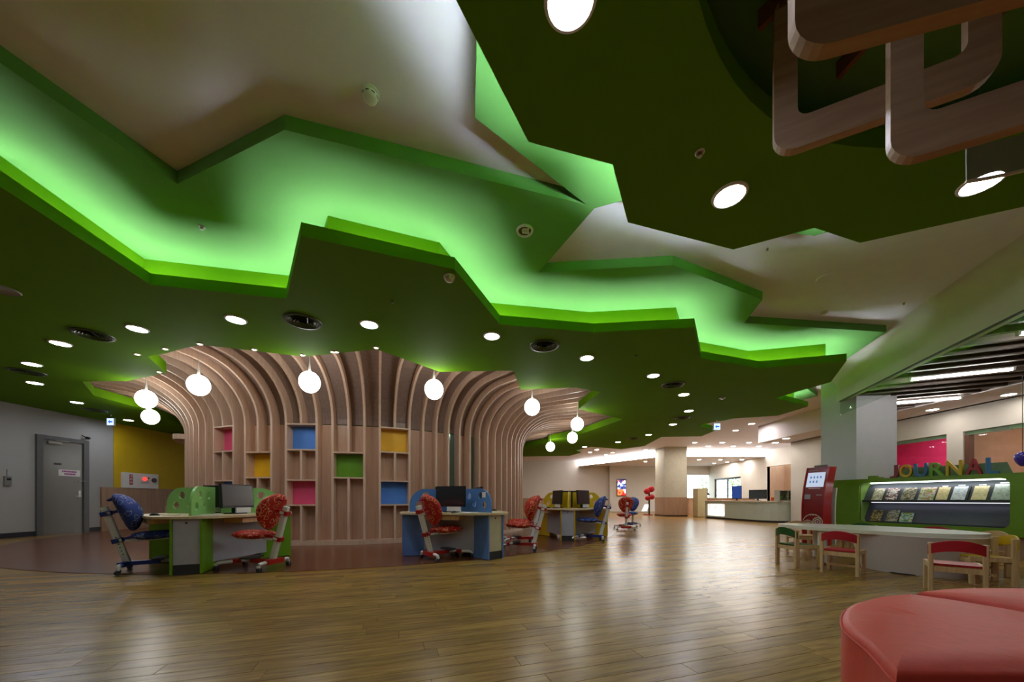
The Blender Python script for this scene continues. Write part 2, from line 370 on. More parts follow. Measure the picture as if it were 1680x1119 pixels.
# right wall with the glazed rooms
def rw(y): return 10.62
def rwu(u): return 10.62 * F / (u - CX)
def rwp(y, d=0.0): return (rw(y) + d, y)
O = [(3.6, rwu(1580)), (rwu(1553), 10.9)]
wr = MB()
for y0, y1, z0, z1 in ((-6.2, O[0][0], 0, 3.72), (O[0][1], O[1][0], 0, 3.72), (O[1][1], 13.7, 0, 3.72), (*O[0], 2.51, 3.72), (*O[1], 2.51, 3.72)):
    wr.prism([rwp(y0), rwp(y0, 0.2), rwp(y1, 0.2), rwp(y1)], z0, z1)
wr.prism([rwp(13.5, 0.21), (RX, 13.5), (RX, 13.7), rwp(13.7, 0.21)], 0, 3.72)
struct(obj('wall_right', wr, WHITE), 'white right wall with the two glazed room fronts')
PEACH = mat('peach_paint', (206, 158, 134), 0.7); PINK = mat('pink_paint', (214, 48, 108), 0.6)
struct(obj('wall_room_peach', MB().box((13.2, 6.0, 1.55), (0.1, 7.0, 3.1)).box((12.0, 8.62, 1.55), (2.4, 0.06, 3.1)), PEACH), 'peach wall inside the glazed room')
struct(obj('wall_room_pink', MB().box((13.2, 10.9, 1.55), (0.1, 3.8, 3.1)).box((12.0, 12.4, 1.55), (2.4, 0.06, 3.1)).box((12.0, 8.72, 1.55), (2.4, 0.06, 3.1)), PINK), 'deep pink wall inside the far glazed room')
struct(obj('ceiling_rooms', MB().box((12.4, 7.6, 3.1), (3.8, 12.0, 0.06)), CEIL))
railm = mat('green_glass_rail', (150, 176, 150), 0.25, metal=0.5)
for n_, (y0, y1) in enumerate(O):
    d = MB()
    d.prism([rwp(y0, 0.06), rwp(y0, 0.12), rwp(y1, 0.12), rwp(y1, 0.06)], 2.42, 2.51)
    dd = struct(obj('door_%d' % (n_ + 3), d, railm), ('glazed front of the peach room', 'glazed front of the pink room')[n_])
    k = 4 if n_ == 0 else 2
    for q in range(k):
        a, b_ = y0 + (y1 - y0) * q / k + 0.01, y0 + (y1 - y0) * (q + 1) / k - 0.01
        obj('pane', MB().prism([rwp(a, 0.085), rwp(a, 0.097), rwp(b_, 0.097), rwp(b_, 0.085)], 0.01, 2.42), GLASS, dd)
    obj('frame', MB().prism([rwp(y1 - 0.09, 0.03), rwp(y1 - 0.09, 0.15), rwp(y1, 0.15), rwp(y1, 0.03)], 0, 2.42), mat('brown_post', (104, 66, 54), 0.5), dd)
    obj('fitting', MB().prism([rwp(y1 - 0.75, 0.05), rwp(y1 - 0.75, 0.13), rwp(y1 - 0.45, 0.13), rwp(y1 - 0.45, 0.05)], 2.41, 2.49), STEEL, dd)

# ------------------------------------------------------------------ ceilings
struct(obj('ceiling', MB().box((1.3, 10.2, Z_TOP + 0.05), (27.0, 33.4, 0.1)), CEIL), 'white top ceiling')
PZ = lambda l, z: [P(u, v, z) for u, v in l]
front = PZ([(-14, 297), (247, 467), (470, 490), (494, 387), (746, 442), (820, 532), (974, 545), (1139, 537), (1150, 588), (1245, 604), (1389, 592), (1363, 627), (1272, 653), (1326, 667), (1276, 682), (1198, 687), (1145, 698), (1175, 706)], Z_LOW)
front = [(-11.89, 1.5)] + front
back = PZ([(1150, 716), (1085, 717), (1057, 732), (1019, 737), (970, 733), (945, 739), (953, 743), (934, 748), (860, 749)], Z_LOW) + [(-11.89, 19.4)]
hole = PZ([(210, 625), (273, 612), (243, 585), (271, 580), (304, 571), (328, 566), (369, 570), (454, 580), (500, 585), (550, 580), (618, 573), (721, 610), (842, 608), (854, 639), (945, 636), (985, 643), (949, 671), (1022, 688), (953, 712), (900, 722)], Z_LOW)
hole += [(TC[0] + 6.4 * cos(R(a)), TC[1] + 6.4 * sin(R(a))) for a in (25, 50, 75, 100, 125, 150, 172)] + PZ([(297, 697), (225, 668), (154, 649), (135, 626)], Z_LOW)
lg = struct(obj('ceiling_lower_green', MB().prism(front + back, Z_LOW, Z_LOW + 0.02, [hole]), GREEN), 'lower dark green zigzag ceiling around the tree')
obj('lip', MB().wall(front, Z_LOW + 0.02, Z_LIP, 0.02).wall(back, Z_LOW + 0.02, Z_LIP, 0.02), GREEN, lg)
obj('hole_edge', MB().wall(hole, Z_LOW + 0.02, Z_LOW + 0.19, -0.02, closed=True), GREEN, lg)
obj('upstand', MB().wall(offs(front, 0.24), Z_LOW + 0.02, Z_MID, 0.02), GREEN, lg)
near = PZ([(748, 0), (867, 233), (1005, 270), (1030, 365), (1203, 409.5), (1336, 374), (1411, 398.5), (1680, 339)], Z_LOW)
near_rest = [(5.0, 2.3), (4.3, -3.0), (-1.1, -3.0), (-0.75, 0.75)]
HC, HR = (2.393, 0.269), 2.065
hcirc = [(HC[0] + HR * cos(2 * pi * k / 72), HC[1] + HR * sin(2 * pi * k / 72)) for k in range(72)]
ng = struct(obj('ceiling_near_green', MB().prism(list(reversed(near + near_rest)), Z_LOW, Z_LOW + 0.02, [hcirc]), GREEN), 'dark green ceiling panel overhead with a round opening')
nl_ = [(0.2, -3.0), (-1.1, -3.0), (-0.75, 0.75)] + near
obj('lip', MB().wall(nl_, Z_LOW + 0.02, Z_LIP, -0.02), GREEN, ng)
obj('upstand', MB().wall(offs(nl_, -0.24), Z_LOW + 0.02, Z_MID, -0.02), GREEN, ng)
obj('hole_edge', MB().wall(hcirc, Z_LOW + 0.02, Z_LOW + 0.13, -0.02, closed=True), GREEN, ng)
hb = [(HC[0] + (HR + 0.1) * cos(2 * pi * k / 72), HC[1] + (HR + 0.1) * sin(2 * pi * k / 72)) for k in range(72)]
mid = [(-11.89, 1.05), (-3.55, 1.05)] + PZ([(291, 302), (467, 213), (962, 336), (779, 193), (782, 70)], Z_MID) + [(-0.15, 0.6), (-0.15, -3.0), (4.3, -3.0), (4.95, 2.2), (4.6, 3.0)] + \
    PZ([(1396, 367), (1360, 380), (1337, 387), (1300, 383), (1100, 360), (1018, 330), (975, 342), (884, 447), (1104, 435), (1251, 492), (1221, 530), (1454, 545)], Z_MID) + [(7.0, 8.6), (7.95, 9.35), P(1190, 690, Z_MID), (5.5, 13.5), (4.0, 17.0), (-11.89, 18.5)]
struct(obj('ceiling_middle_green', MB().prism(mid, Z_MID, Z_TOP), MIDG), 'lit middle green zigzag ceiling layer')
# light strips that lie in the coves
LED = glow('cove_led', (242, 244, 255), L_COVE)
tag(obj('led_strip', MB().wall(offs(front, 0.16), Z_LOW + 0.022, Z_LOW + 0.04, 0.03), LED), 'white light strip hidden in the cove of the lower green ceiling', 'light strip')
nloop = [(0.2, -2.95), (-1.1, -2.95), (-0.75, 0.75), near[0]]
tag(obj('led_strip', MB().wall(offs(nloop, -0.15), Z_LOW + 0.022, Z_LOW + 0.04, -0.03), glow('cove_led_rear', (232, 240, 255), L_COVE * 0.5)), 'white light strip above the rear edge of the overhead green panel', 'light strip')
tag(obj('led_strip', MB().wall(offs(near, -0.15), Z_LOW + 0.022, Z_LOW + 0.04, -0.03), glow('cove_led_near', (232, 240, 255), L_COVE * 2.1)), 'white light strip hidden above the overhead green panel', 'light strip')

# bulkhead, smoke screen, baffle ceiling, soffit on the right
def bx(y): return 5.8 + 0.358 * (y - 4.07)
bd = Vector((0.358, 1.0)).normalized(); bn = Vector((bd.y, -bd.x))
def bpt(y, off): q = Vector((bx(y), y)) + bn * off; return (q.x, q.y)
prof = [(-0.30 * cos(a) if k else -0.3, 0) for k, a in ((0, 0),)]
prof = [(-0.3 + 0.3 * sin(R(a)), Z_TOP - 0.3 + 0.3 * cos(R(a))) for a in range(0, 91, 10)]
prof = [(-0.3, Z_TOP)] + prof + [(0.0, 3.07), (0.14, 3.07), (0.14, Z_TOP)]
mb = MB(); n = len(prof); Y0, Y1 = -3.0, 8.36
mb.add([(*bpt(Y0, o_), z) for o_, z in prof] + [(*bpt(Y1, o_), z) for o_, z in prof], [(i, i + 1, i + 1 + n, i + n) for i in range(n - 1)] + [tuple(range(n)), tuple(reversed(range(n, 2 * n)))])
struct(obj('ceiling_bulkhead', mb, WHITE, smooth=True), 'curved white ceiling bulkhead running to the square column')
struct(obj('ceiling_bulkhead_end', MB().wall([bpt(8.3, 0.0), (9.4, 9.6)], 3.07, Z_TOP, 0.1), WHITE))
col = struct(obj('column_square', MB().box((7.625, 7.95, 1.86), (0.85, 0.86, 3.7)), mat('column_white', (200, 200, 206), 0.45, var=0.02)), 'white square column behind the journal shelf')
ss = thing('smoke_screen', 'clear glass smoke screen hanging under the curved white bulkhead', 'glass screen', (*bpt(6.0, 0.06), 2.75))
o0 = Vector((*bpt(6.0, 0.06), 2.75))
yy = 7.86; k = 0
while yy > -1:
    L = 0.42 if k == 0 else 1.25; a, b_ = yy, yy - L * bd.y + 0.012
    pl = [Vector(bpt(a, 0.005)), Vector(bpt(a, 0.017)), Vector(bpt(b_, 0.017)), Vector(bpt(b_, 0.005))]
    obj('glass_pane', MB().prism([(q.x - o0.x, q.y - o0.y) for q in pl], 0, 0.34), GLASS, ss); yy -= L * bd.y; k += 1
obj('rail', MB().prism([(Vector(bpt(q, o_)).x - o0.x, Vector(bpt(q, o_)).y - o0.y) for q, o_ in ((-2.0, -0.004), (-2.0, 0.026), (7.86, 0.026), (7.86, -0.004))], 0.30, 0.32), DARK, ss)
def sx(y): return 9.45
struct(obj('ceiling_soffit_right', MB().prism([(sx(-3), -3), (rw(-3) + .1, -3), (rw(13.8) + .1, 13.8), (sx(13.8), 13.8)], 3.07, Z_TOP), CEIL), 'white soffit along the right wall')
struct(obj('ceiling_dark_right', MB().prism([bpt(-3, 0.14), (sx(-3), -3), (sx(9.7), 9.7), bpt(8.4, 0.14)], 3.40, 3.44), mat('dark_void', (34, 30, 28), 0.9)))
ba = struct(bpy.data.objects.new('ceiling_baffles', None), 'dark brown wooden baffle ceiling on the right'); COL.objects.link(ba)
sd, sn = Vector((0.906, -0.423)), Vector((0.423, 0.906)); k = 1.2
while k < 13:
    ins = [t for t in [x * 0.02 for x in range(-400, 900)] if -2.8 < (sn * k + sd * t).y < 9.5 and bx((sn * k + sd * t).y) + 0.16 < (sn * k + sd * t).x < sx((sn * k + sd * t).y) - 0.01 and (sn * k + sd * t).y < 8.2 + 0.62 * ((sn * k + sd * t).x - 7.31)]
    if ins and ins[-1] - ins[0] > 0.15:
        a, b_ = sn * k + sd * ins[0], sn * k + sd * ins[-1]; c = (a + b_) / 2
        obj('slat', MB().box((0, 0, 0), ((b_ - a).length, 0.07, 0.2)), SLATW, ba, loc=(c.x, c.y, 3.18), rz=atan2(sd.y, sd.x))
    k += 0.36

# far bright cove and soffit
edge = [(4.9, BY), (8.6, 20.6), (RX, 20.6)]
struct(obj('ceiling_soffit_far', MB().prism(edge + [(RX, BY)], 3.35, 3.36), CEIL), 'far white soffit behind the bright cove')
tag(obj('cove_light', MB().wall(edge, 3.37, 3.66, 0.03), glow('far_cove', (255, 252, 246), L_BAND)), 'long glowing white light cove along the far soffit', 'cove light')
pil = struct(obj('column_far', MB().box((8.69, 19.7, 1.86), (1.2, 1.2, 3.7)), mat('pillar_cream', (196, 192, 172), 0.6)), 'far cream pillar with a wood-clad foot')
obj('cladding', MB().box((8.69, 19.7, 0.51), (1.24, 1.24, 1.02)), WAINS, pil)
obj('plinth', MB().box((8.69, 19.7, 0.04), (1.26, 1.26, 0.08)), mat('dark_brown', (70, 48, 36), 0.5), pil)

# ================================================================== THE WOODEN TREE
tree = thing('wooden_tree', 'giant ribbed wooden tree trunk with coloured shelf boxes flaring into the ceiling', 'tree structure', (TC[0], TC[1], 0))
STEP, A0 = 3.6, -69.5
RO, RI, ZS = 4.74, 4.53, 2.45
def outer(z0, t=None):
    p = [(RO, z0), (RO, ZS)] if z0 < ZS else []
    p += [(5.84 - 1.10 * cos(R(a)), ZS + 0.95 * sin(R(a))) for a in range(6, 91, 6)] + [(6.5, 3.425), (7.62, 3.45)]; return p
def inner(z0):
    p = [(RI, z0), (RI, ZS)] if z0 < ZS else []
    p += [(5.84 - 1.31 * cos(R(a)), ZS + 1.07 * sin(R(a))) for a in range(6, 91, 6)] + [(6.5, 3.55), (7.62, 3.57)]; return p
def rib_mesh(z0, z1=None, t=0.042, name='rib'):
    if z1 is not None: o_, i_ = [(RO, z0), (RO, z1)], [(RI, z0), (RI, z1)]
    else: o_, i_ = outer(z0), inner(z0)
    m = len(o_); vs_ = []
    for s_ in (-t / 2, t / 2): vs_ += [(r, s_, z) for r, z in o_] + [(r, s_, z) for r, z in i_]
    fs = []
    for j in range(m - 1):
        fs += [(j, j + 1, m + j + 1, m + j), (2 * m + j, 3 * m + j, 3 * m + j + 1, 2 * m + j + 1), (j, 2 * m + j, 2 * m + j + 1, j + 1), (m + j, m + j + 1, 3 * m + j + 1, 3 * m + j)]
    fs += [(0, m, 3 * m, 2 * m), (m - 1, 3 * m - 1, 4 * m - 1, 2 * m - 1)]
    b = MB().add(vs_, fs); b.smooth = False; return b.mesh(name)
M_RIB, M_RIBA, M_RIBB = rib_mesh(0.09), rib_mesh(2.43), rib_mesh(1.87)
M_DA1, M_DA2, M_DB = rib_mesh(1.31, 1.885, name='divider'), rib_mesh(0.09, 0.79, name='divider'), rib_mesh(0.09, 1.34, name='divider')
h = R(STEP) / 2 - 0.0035
def bay(prof_):
    m = len(prof_); b = MB()
    b.add([(r * cos(-h), r * sin(-h), z) for r, z in prof_] + [(r * cos(h), r * sin(h), z) for r, z in prof_] + [((r - .02) * cos(-h), (r - .02) * sin(-h), z + (.02 if r > 5 else 0)) for r, z in prof_] + [((r - .02) * cos(h), (r - .02) * sin(h), z + (.02 if r > 5 else 0)) for r, z in prof_],
          [(j, j + m, j + m + 1, j + 1) for j in range(m - 1)] + [(j + 2 * m, j + 2 * m + 1, j + 3 * m + 1, j + 3 * m) for j in range(m - 1)])
    return b.mesh('panel')
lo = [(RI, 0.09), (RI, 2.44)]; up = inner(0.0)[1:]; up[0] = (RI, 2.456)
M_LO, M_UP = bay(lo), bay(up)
MIRROR = mat('teal_mirror', (128, 160, 150), 0.12, metal=0.8)
M_MIR = bay(lo); M_MIR.materials.append(MIRROR)
colsA = {-12: ('pink', 'blue'), -6: ('blue', 'pink'), 0: ('yellow', 'blue')}; colsB = {-9: 'yellow', -3: 'green'}
BOXM = {'pink': mat('pink_box', (236, 84, 130), 0.5), 'blue': mat('blue_box', (84, 142, 232), 0.5), 'yellow': mat('yellow_box', (238, 184, 20), 0.5), 'green': mat('green_box', (96, 150, 14), 0.5)}
for k in range(-29, 31):
    a = R(A0 + k * STEP)
    if k - 1 in colsA:
        link('rib', M_RIBA, TREEW, tree, rz=a); link('divider', M_DA1, TREEW, tree, rz=a); link('divider', M_DA2, TREEW, tree, rz=a)
    elif k - 1 in colsB:
        link('rib', M_RIBB, TREEW, tree, rz=a); link('divider', M_DB, TREEW, tree, rz=a)
    else: link('rib', M_RIB, TREEW, tree, rz=a)
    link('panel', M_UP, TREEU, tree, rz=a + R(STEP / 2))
    link('panel', M_MIR if k in (5, 7) else M_LO, TREEE, tree, rz=a + R(STEP / 2))
def wedge(z0, z1, r0=RI, r1=RO - 0.004, w=STEP, name='shelf'):
    g = R(w) - 0.0045; pts = [(r1 * cos(g * t), r1 * sin(g * t)) for t in (-1, 0, 1)] + [(r0 * cos(g * t), r0 * sin(g * t)) for t in (1, 0, -1)]
    return MB().prism(pts, z0, z1).mesh(name)
M_SH = wedge(-0.014, 0.014); M_BK = wedge(0.0, 0.47, RI + 0.002, RI + 0.014, name='box_back')
def boxes(k, lst):
    a = R(A0 + (k + 1) * STEP)
    for z0, z1, c in lst:
        for z in (z0, z1): link('shelf', M_SH, TREEW, tree, (0, 0, z), a)
        me = M_BK.copy(); me.materials.clear(); me.materials.append(BOXM[c]); b = link('box_back', me, None, tree, (0, 0, z0 + 0.016), a); b['label'] = c + ' back of a shelf box'
for k, (c1, c2) in colsA.items(): boxes(k, [(1.90, 2.41, c1), (0.80, 1.30, c2)])
for k, c in colsB.items(): boxes(k, [(1.35, 1.86, c)])
pts = lambda r, a0, a1, n=40: [(r * cos(R(a0 + (a1 - a0) * t / n)), r * sin(R(a0 + (a1 - a0) * t / n))) for t in range(n + 1)]
obj('plinth', MB().prism(pts(RO + 0.03, -175, 40) + list(reversed(pts(RI - 0.1, -175, 40))), 0.0, 0.09), TREEW, tree)
ca = R(A0 - 20.5 * STEP)
obj('lintel', MB().rbox((0, 0, 0), (0.6, 1.1, 0.12), 0.2), TREEW, tree, loc=((RO - 0.1) * cos(ca), (RO - 0.1) * sin(ca), 2.42), rz=ca)

# ------------------------------------------------------------------ globe lamps
GLOBE = glow('globe_glass', (255, 253, 248), L_GLOBE)
gl = [(240, 655, 'white globe lamp at the far left, upper of the overlapping pair'), (247, 684, 'white globe lamp at the far left, lower of the overlapping pair'),
      (326, 632, 'large white globe lamp left of the pink shelf box'), (508, 627, 'white globe lamp above the blue shelf box'), (712, 639, 'white globe lamp right of the yellow shelf box'),
      (873, 668, 'white globe lamp by the right shoulder of the wooden tree'), (947, 696, 'right-hand white globe lamp under the green ceiling tip'),
      (939, 718, 'small white globe lamp just below the right-hand one'), (903, 733, 'smallest white globe lamp, beside the tree trunk edge')]
s = MB().ell((0, 0, 0), (0.165, 0.165, 0.178), 24, 14); s.smooth = True; M_GL = s.mesh('globe')
for u, v, lab in gl:
    x, y = P(u, v, 2.9); t = thing('globe_lamp', lab, 'lamp', (x, y, 2.9), 0, 'globe lamps around the tree')
    link('globe', M_GL, GLOBE, t)
    obj('stem', MB().lathe([(0.0, 0.17), (0.028, 0.172), (0.02, 0.22), (0.007, 0.36), (0.006, 0.56)], 12), PLASTW, t, True)

# ------------------------------------------------------------------ recessed lights and ceiling fittings
RING = mat('light_trim', (236, 236, 232), 0.5)
mD = MB().add([(0.1 * cos(2 * pi * k / 24), -0.1 * sin(2 * pi * k / 24), -0.004) for k in range(24)], [tuple(range(24))]).mesh('diffuser')
mT = MB().lathe([(0.098, 0.0), (0.098, -0.01), (0.104, -0.014), (0.118, -0.010), (0.122, 0.0)], 28).mesh('trim_ring')
mats_d = {'near': glow('downlight_near', (238, 242, 255), L_DOWN), 'far': glow('downlight_far', (255, 244, 236), L_FAR), 'side': glow('downlight_side', (255, 246, 236), L_FAR * 0.32)}
proto = {}
def downlight(u, v, z, lab, kind='near', group=None, xy=None, sc_=1.0):
    x, y = xy or P(u, v, z); t = thing('downlight', lab, 'ceiling light', (x, y, z), 0, group); t.scale = (sc_, sc_, 1)
    if kind not in proto:
        me = mD.copy(); me.materials.append(mats_d[kind]); proto[kind] = me
    link('diffuser', proto[kind], None, t); link('trim_ring', mT, RING, t)
for u, v, lab in ((225, 539, 'round downlight in the green ceiling beside the left oval vent'), (387, 524, 'round downlight left of the round vent above the tree'), (606, 532, 'round downlight right of the round vent above the tree'),
                  (807, 551, 'round downlight left of the vent with the right-hand slot'), (963, 587, 'round downlight right of the centre vent under the green ceiling'), (1072, 616, 'round downlight between two vents on the right half of the green ceiling'),
                  (1122, 647, 'small downlight just right of the small dark vent'), (1130, 674, 'small downlight near the far tip of the green ceiling'), (1104, 696, 'small downlight left of the exit sign at the far tip'),
                  (1064, 713, 'far small downlight above the cream pillar shoulder'), (1014, 725, 'far small downlight close to the green ceiling edge'), (959, 733, 'farthest small downlight right of the globe lamps'),
                  (99, 563, 'round downlight below the left oval vent'), (52, 597, 'round downlight near the left picture edge, upper of two'), (57, 628, 'round downlight near the left picture edge, lower of two'),
                  (126, 660, 'round downlight above the grey door'), (211, 689, 'round downlight beside the left exit sign')):
    downlight(u, v, Z_LOW, lab)
for u, v, lab in ((936, -2, 'largest downlight at the top edge of the picture'), (1197, 320, 'bright downlight in the overhead green panel below the wooden frames'), (1610, 299, 'downlight half hidden by the hanging frosted sheet')):
    downlight(u, v, Z_LOW, lab)
ORD = ('leftmost', 'second from the left', 'third from the left', 'fourth from the left', 'fifth from the left', 'rightmost')
for row, pts_ in (('nearest far', ((1207, 706), (1233, 695))), ('middle', ((1140, 726), (1185, 726), (1229, 726))), ('back', ((1162, 732), (1203, 732), (1245, 732))), ('left cluster', ((889, 747), (968, 742), (979, 737.5), (994, 746), (1005, 742.5), (1059, 738)))):
    for k, (u, v) in enumerate(pts_):
        downlight(u, v, Z_TOP, 'small downlight of the far white ceiling, %s of the %s row' % (ORD[k] if k < len(pts_) - 1 else 'rightmost', row), 'far', 'downlights of the far white ceiling')
for k, (u, v) in enumerate(((1059, 757), (1147, 754), (1172, 760), (1182, 754), (1193, 758), (1217, 754))):
    downlight(u, v, 3.35, 'tiny downlight in the soffit behind the bright cove, %s' % ORD[k], 'far', 'downlights of the far soffit')
for u, v, lab in ((1290, 719, 'downlight in the soffit left of the square column, nearer one'), (1272, 726, 'downlight in the soffit left of the square column, farther one'), (1530, 672, 'downlight in the right soffit above the pink room'), (1655, 647, 'downlight in the right soffit above the peach room')):
    downlight(u, v, 3.07, lab, 'side')
for x, y, w in ((-3.5, -1.5, 'left of and just behind the viewer'), (-7, -0.5, 'far left of the viewer'), (-9, -3, 'in the rear left corner'), (-1.5, -4.2, 'straight behind the viewer'), (2.5, -4.5, 'behind the viewer on the right'), (-5.5, -4.2, 'behind the viewer on the left')):
    downlight(0, 0, Z_TOP, 'added round fill downlight in the white ceiling ' + w, 'near', 'added fill downlights behind the viewer', (x, y))  # unseen lamps added as fill for the near floor
# small warm spots round the tree opening
mS = MB().lathe([(0.0, -0.006), (0.026, -0.006), (0.026, 0.0)], 14).mesh('lens'); mSR = MB().lathe([(0.026, 0.0), (0.028, -0.012), (0.045, -0.006), (0.046, 0.0)], 14).mesh('trim_ring')
SPOT = glow('spot_lens', (255, 214, 180), L_SPOT)
for u, v, lab in ((225, 581, 'small warm spot at the far left of the tree opening'), (261, 610, 'small warm spot below the light green notch'), (271, 572, 'small warm spot above the light green notch'), (328, 564, 'small warm spot at the left crest of the tree opening'),
                  (417, 573, 'small warm spot on the falling left edge of the tree opening'), (496, 582, 'small warm spot right above the middle globe lamp'), (546, 577, 'small warm twin spot, left one'), (552, 577, 'small warm twin spot, right one'), (617, 570, 'small warm spot at the centre crest of the tree opening')):
    x, y = P(u, v, Z_LOW); t = thing('spot_light', lab, 'ceiling light', (x, y, Z_LOW), 0, 'warm spots round the tree'); link('lens', mS, SPOT, t); link('trim_ring', mSR, RING, t)
# round air vents
VENT = mat('vent_green_black', (54, 80, 26), 0.4); 
def vent(u, v, lab, r=0.215):
    x, y = P(u, v, Z_LOW); t = thing('air_vent', lab, 'air vent', (x, y, Z_LOW), 0, 'round air vents')
    obj('rim', MB().lathe([(r * .8, -0.002), (r * .86, -0.018), (r, -0.012), (r * 1.03, 0.0)], 32), VENT, t, True)
    obj('well', MB().lathe([(0.0, -0.001), (r * .86, -0.001), (r * .86, 0.0)], 32), BLACK, t)
    for q in (0.2, 0.36, 0.52, 0.68):
        obj('blade', MB().lathe([(r * q, -0.003), (r * (q + 0.09), -0.02), (r * (q + 0.1), -0.018), (r * (q + .02), -0.001)], 28), VENT, t, True)
    obj('slot_bar', MB().box((r * 0.45, -r * 0.3, -0.021), (0.012, r * 0.7, 0.006), 0.5), DARK, t)
for a in ((152, 549, 'round dark vent at the left of the green ceiling'), (497, 527, 'round dark vent above the wooden tree, left of centre'), (893, 567, 'round dark vent right of centre in the green ceiling'), (45, 610, 'round dark vent near the left picture edge'),
          (1104, 631, 'small round dark vent on the right half of the green ceiling'), (158, 673, 'thin dark vent above the white left wall'), (1119, 685, 'far dark vent near the green tip'), (1039, 719, 'farthest dark vent near the cream pillar')): vent(*a)
# detectors, sprinklers
def smoke(u, v, z, lab, s_=1.0):
    x, y = P(u, v, z); t = thing('smoke_detector', lab, 'smoke detector', (x, y, z)); t.scale = (s_, s_, s_)
    obj('base', MB().lathe([(0.058, 0.0), (0.058, -0.012), (0.05, -0.016)], 24), PLASTW, t, True)
    obj('sensor', MB().lathe([(0.05, -0.014), (0.047, -0.036), (0.036, -0.05), (0.012, -0.056), (0.0, -0.056)], 24), mat('ivory_plastic', (216, 214, 204), 0.4), t, True)
    for q in range(8):
        a = q * pi / 4; obj('slot', MB().box((0.046 * cos(a), 0.046 * sin(a), -0.03), (0.006, 0.02, 0.006), a), DARK, t)
smoke(607, 152, Z_TOP, 'white smoke detector on the white ceiling at the upper left', 1.05); smoke(737, 453, Z_LOW, 'white smoke detector on the tip of the lower green ceiling', 1.0); smoke(1352, 512, Z_TOP, 'white smoke detector on the white ceiling right of the green layers', 0.8)
def sprinkler(u, v, z, lab, r=0.03, m=PLASTW):
    x, y = P(u, v, z); t = thing('sprinkler', lab, 'sprinkler', (x, y, z))
    obj('plate', MB().lathe([(r * .45, -0.004), (r * .8, -0.008), (r, -0.004), (r, 0.0)], 18), m, t, True)
    obj('head', MB().lathe([(r * 0.45, 0.0), (r * 0.4, -0.02), (r * .5, -0.024), (r * .5, -0.028), (0.0, -0.03)], 12), STEEL, t, True)
for a in ((331, 372, Z_MID, 'sprinkler in the lit green layer on the left'), (1148, 250, Z_LOW, 'sprinkler in the overhead green panel near the bright downlight'), (644, 493, Z_LOW, 'tiny sprinkler in the lower green ceiling below the zigzag', 0.025, GREEN),
          (1259, 407, Z_TOP, 'tiny sprinkler on the white ceiling under the overhead panel tip', 0.025), (1483, 497, Z_TOP, 'tiny sprinkler on the white ceiling near the bulkhead', 0.025), (1044, 583, Z_LOW, 'tiny sprinkler in the green ceiling right of centre', 0.025, GREEN), (1185, 653, Z_LOW, 'flat metal fitting at the far right of the green ceiling', 0.07, STEEL)): sprinkler(*a)
x, y = P(861, 378, Z_MID); t = thing('ceiling_socket', 'white round open fitting in the lit green ceiling layer', 'ceiling fitting', (x, y, Z_MID))
obj('ring', MB().lathe([(0.062, -0.002), (0.066, -0.014), (0.08, -0.016), (0.086, 0.0)], 28), PLASTW, t, True); obj('well', MB().lathe([(0.0, -0.001), (0.064, -0.003), (0.064, 0.0)], 28), mat('brown_well', (84, 64, 56), 0.6), t)
obj('bracket', MB().box((0.01, 0.012, -0.012), (0.07, 0.02, 0.012), 0.1).box((0.03, -0.02, -0.012), (0.02, 0.05, 0.01), 0.1), PLASTW, t)
x, y = P(1355, 455, Z_TOP); t = thing('ceiling_ring', 'flat white round plate on the white ceiling', 'ceiling fitting', (x, y, Z_TOP)); obj('plate', MB().lathe([(0.0, -0.012), (0.07, -0.012), (0.085, -0.02), (0.1, -0.01), (0.1, 0)], 28), CEIL, t, True)
x, y = P(4, 475, Z_LOW); t = thing('ceiling_ring', 'pale unlit round fitting cut by the left picture edge', 'ceiling fitting', (x, y, Z_LOW)); obj('plate', MB().lathe([(0.0, -0.006), (0.11, -0.006), (0.12, -0.012), (0.13, 0)], 28), mat('pale_grey', (150, 150, 150), 0.5), t, True)
# exit signs
SIGN = glow('sign_face', (190, 214, 255), 1.3); SIGNB = glow('sign_blue', (60, 110, 230), 0.9)
for u, v, lab, w in ((181, 692, 'lit white sign with a blue arrow beside the yellow wall', 0.2), (1176.5, 700, 'lit white sign with a blue arrow at the far green tip', 0.2)):
    z = 3.0; x, y = P(u, v, z); t = thing('exit_sign', lab, 'sign', (x, y, z)); 
    obj('case', MB().box((0, 0.02, 0), (w, 0.04, w)), PLASTW, t); obj('face', MB().box((0, -0.002, 0), (w * .9, 0.004, w * .9)), SIGN, t)
    obj('arrow', MB().prism([(-.3, 0), (-.05, .25), (-.05, .1), (.3, .1), (.3, -.1), (-.05, -.1), (-.05, -.25)], 0, 0.003, M=Matrix.Translation((0, -0.005, 0)) @ Matrix.Rotation(R(90), 4, 'X') @ Matrix.Scale(w, 4)), SIGNB, t)
    obj('hanger', MB().box((0, 0.02, (w / 2 + 0.2) / 2 + w / 4), (0.03, 0.02, 0.2 - w / 2)), PLASTW, t)
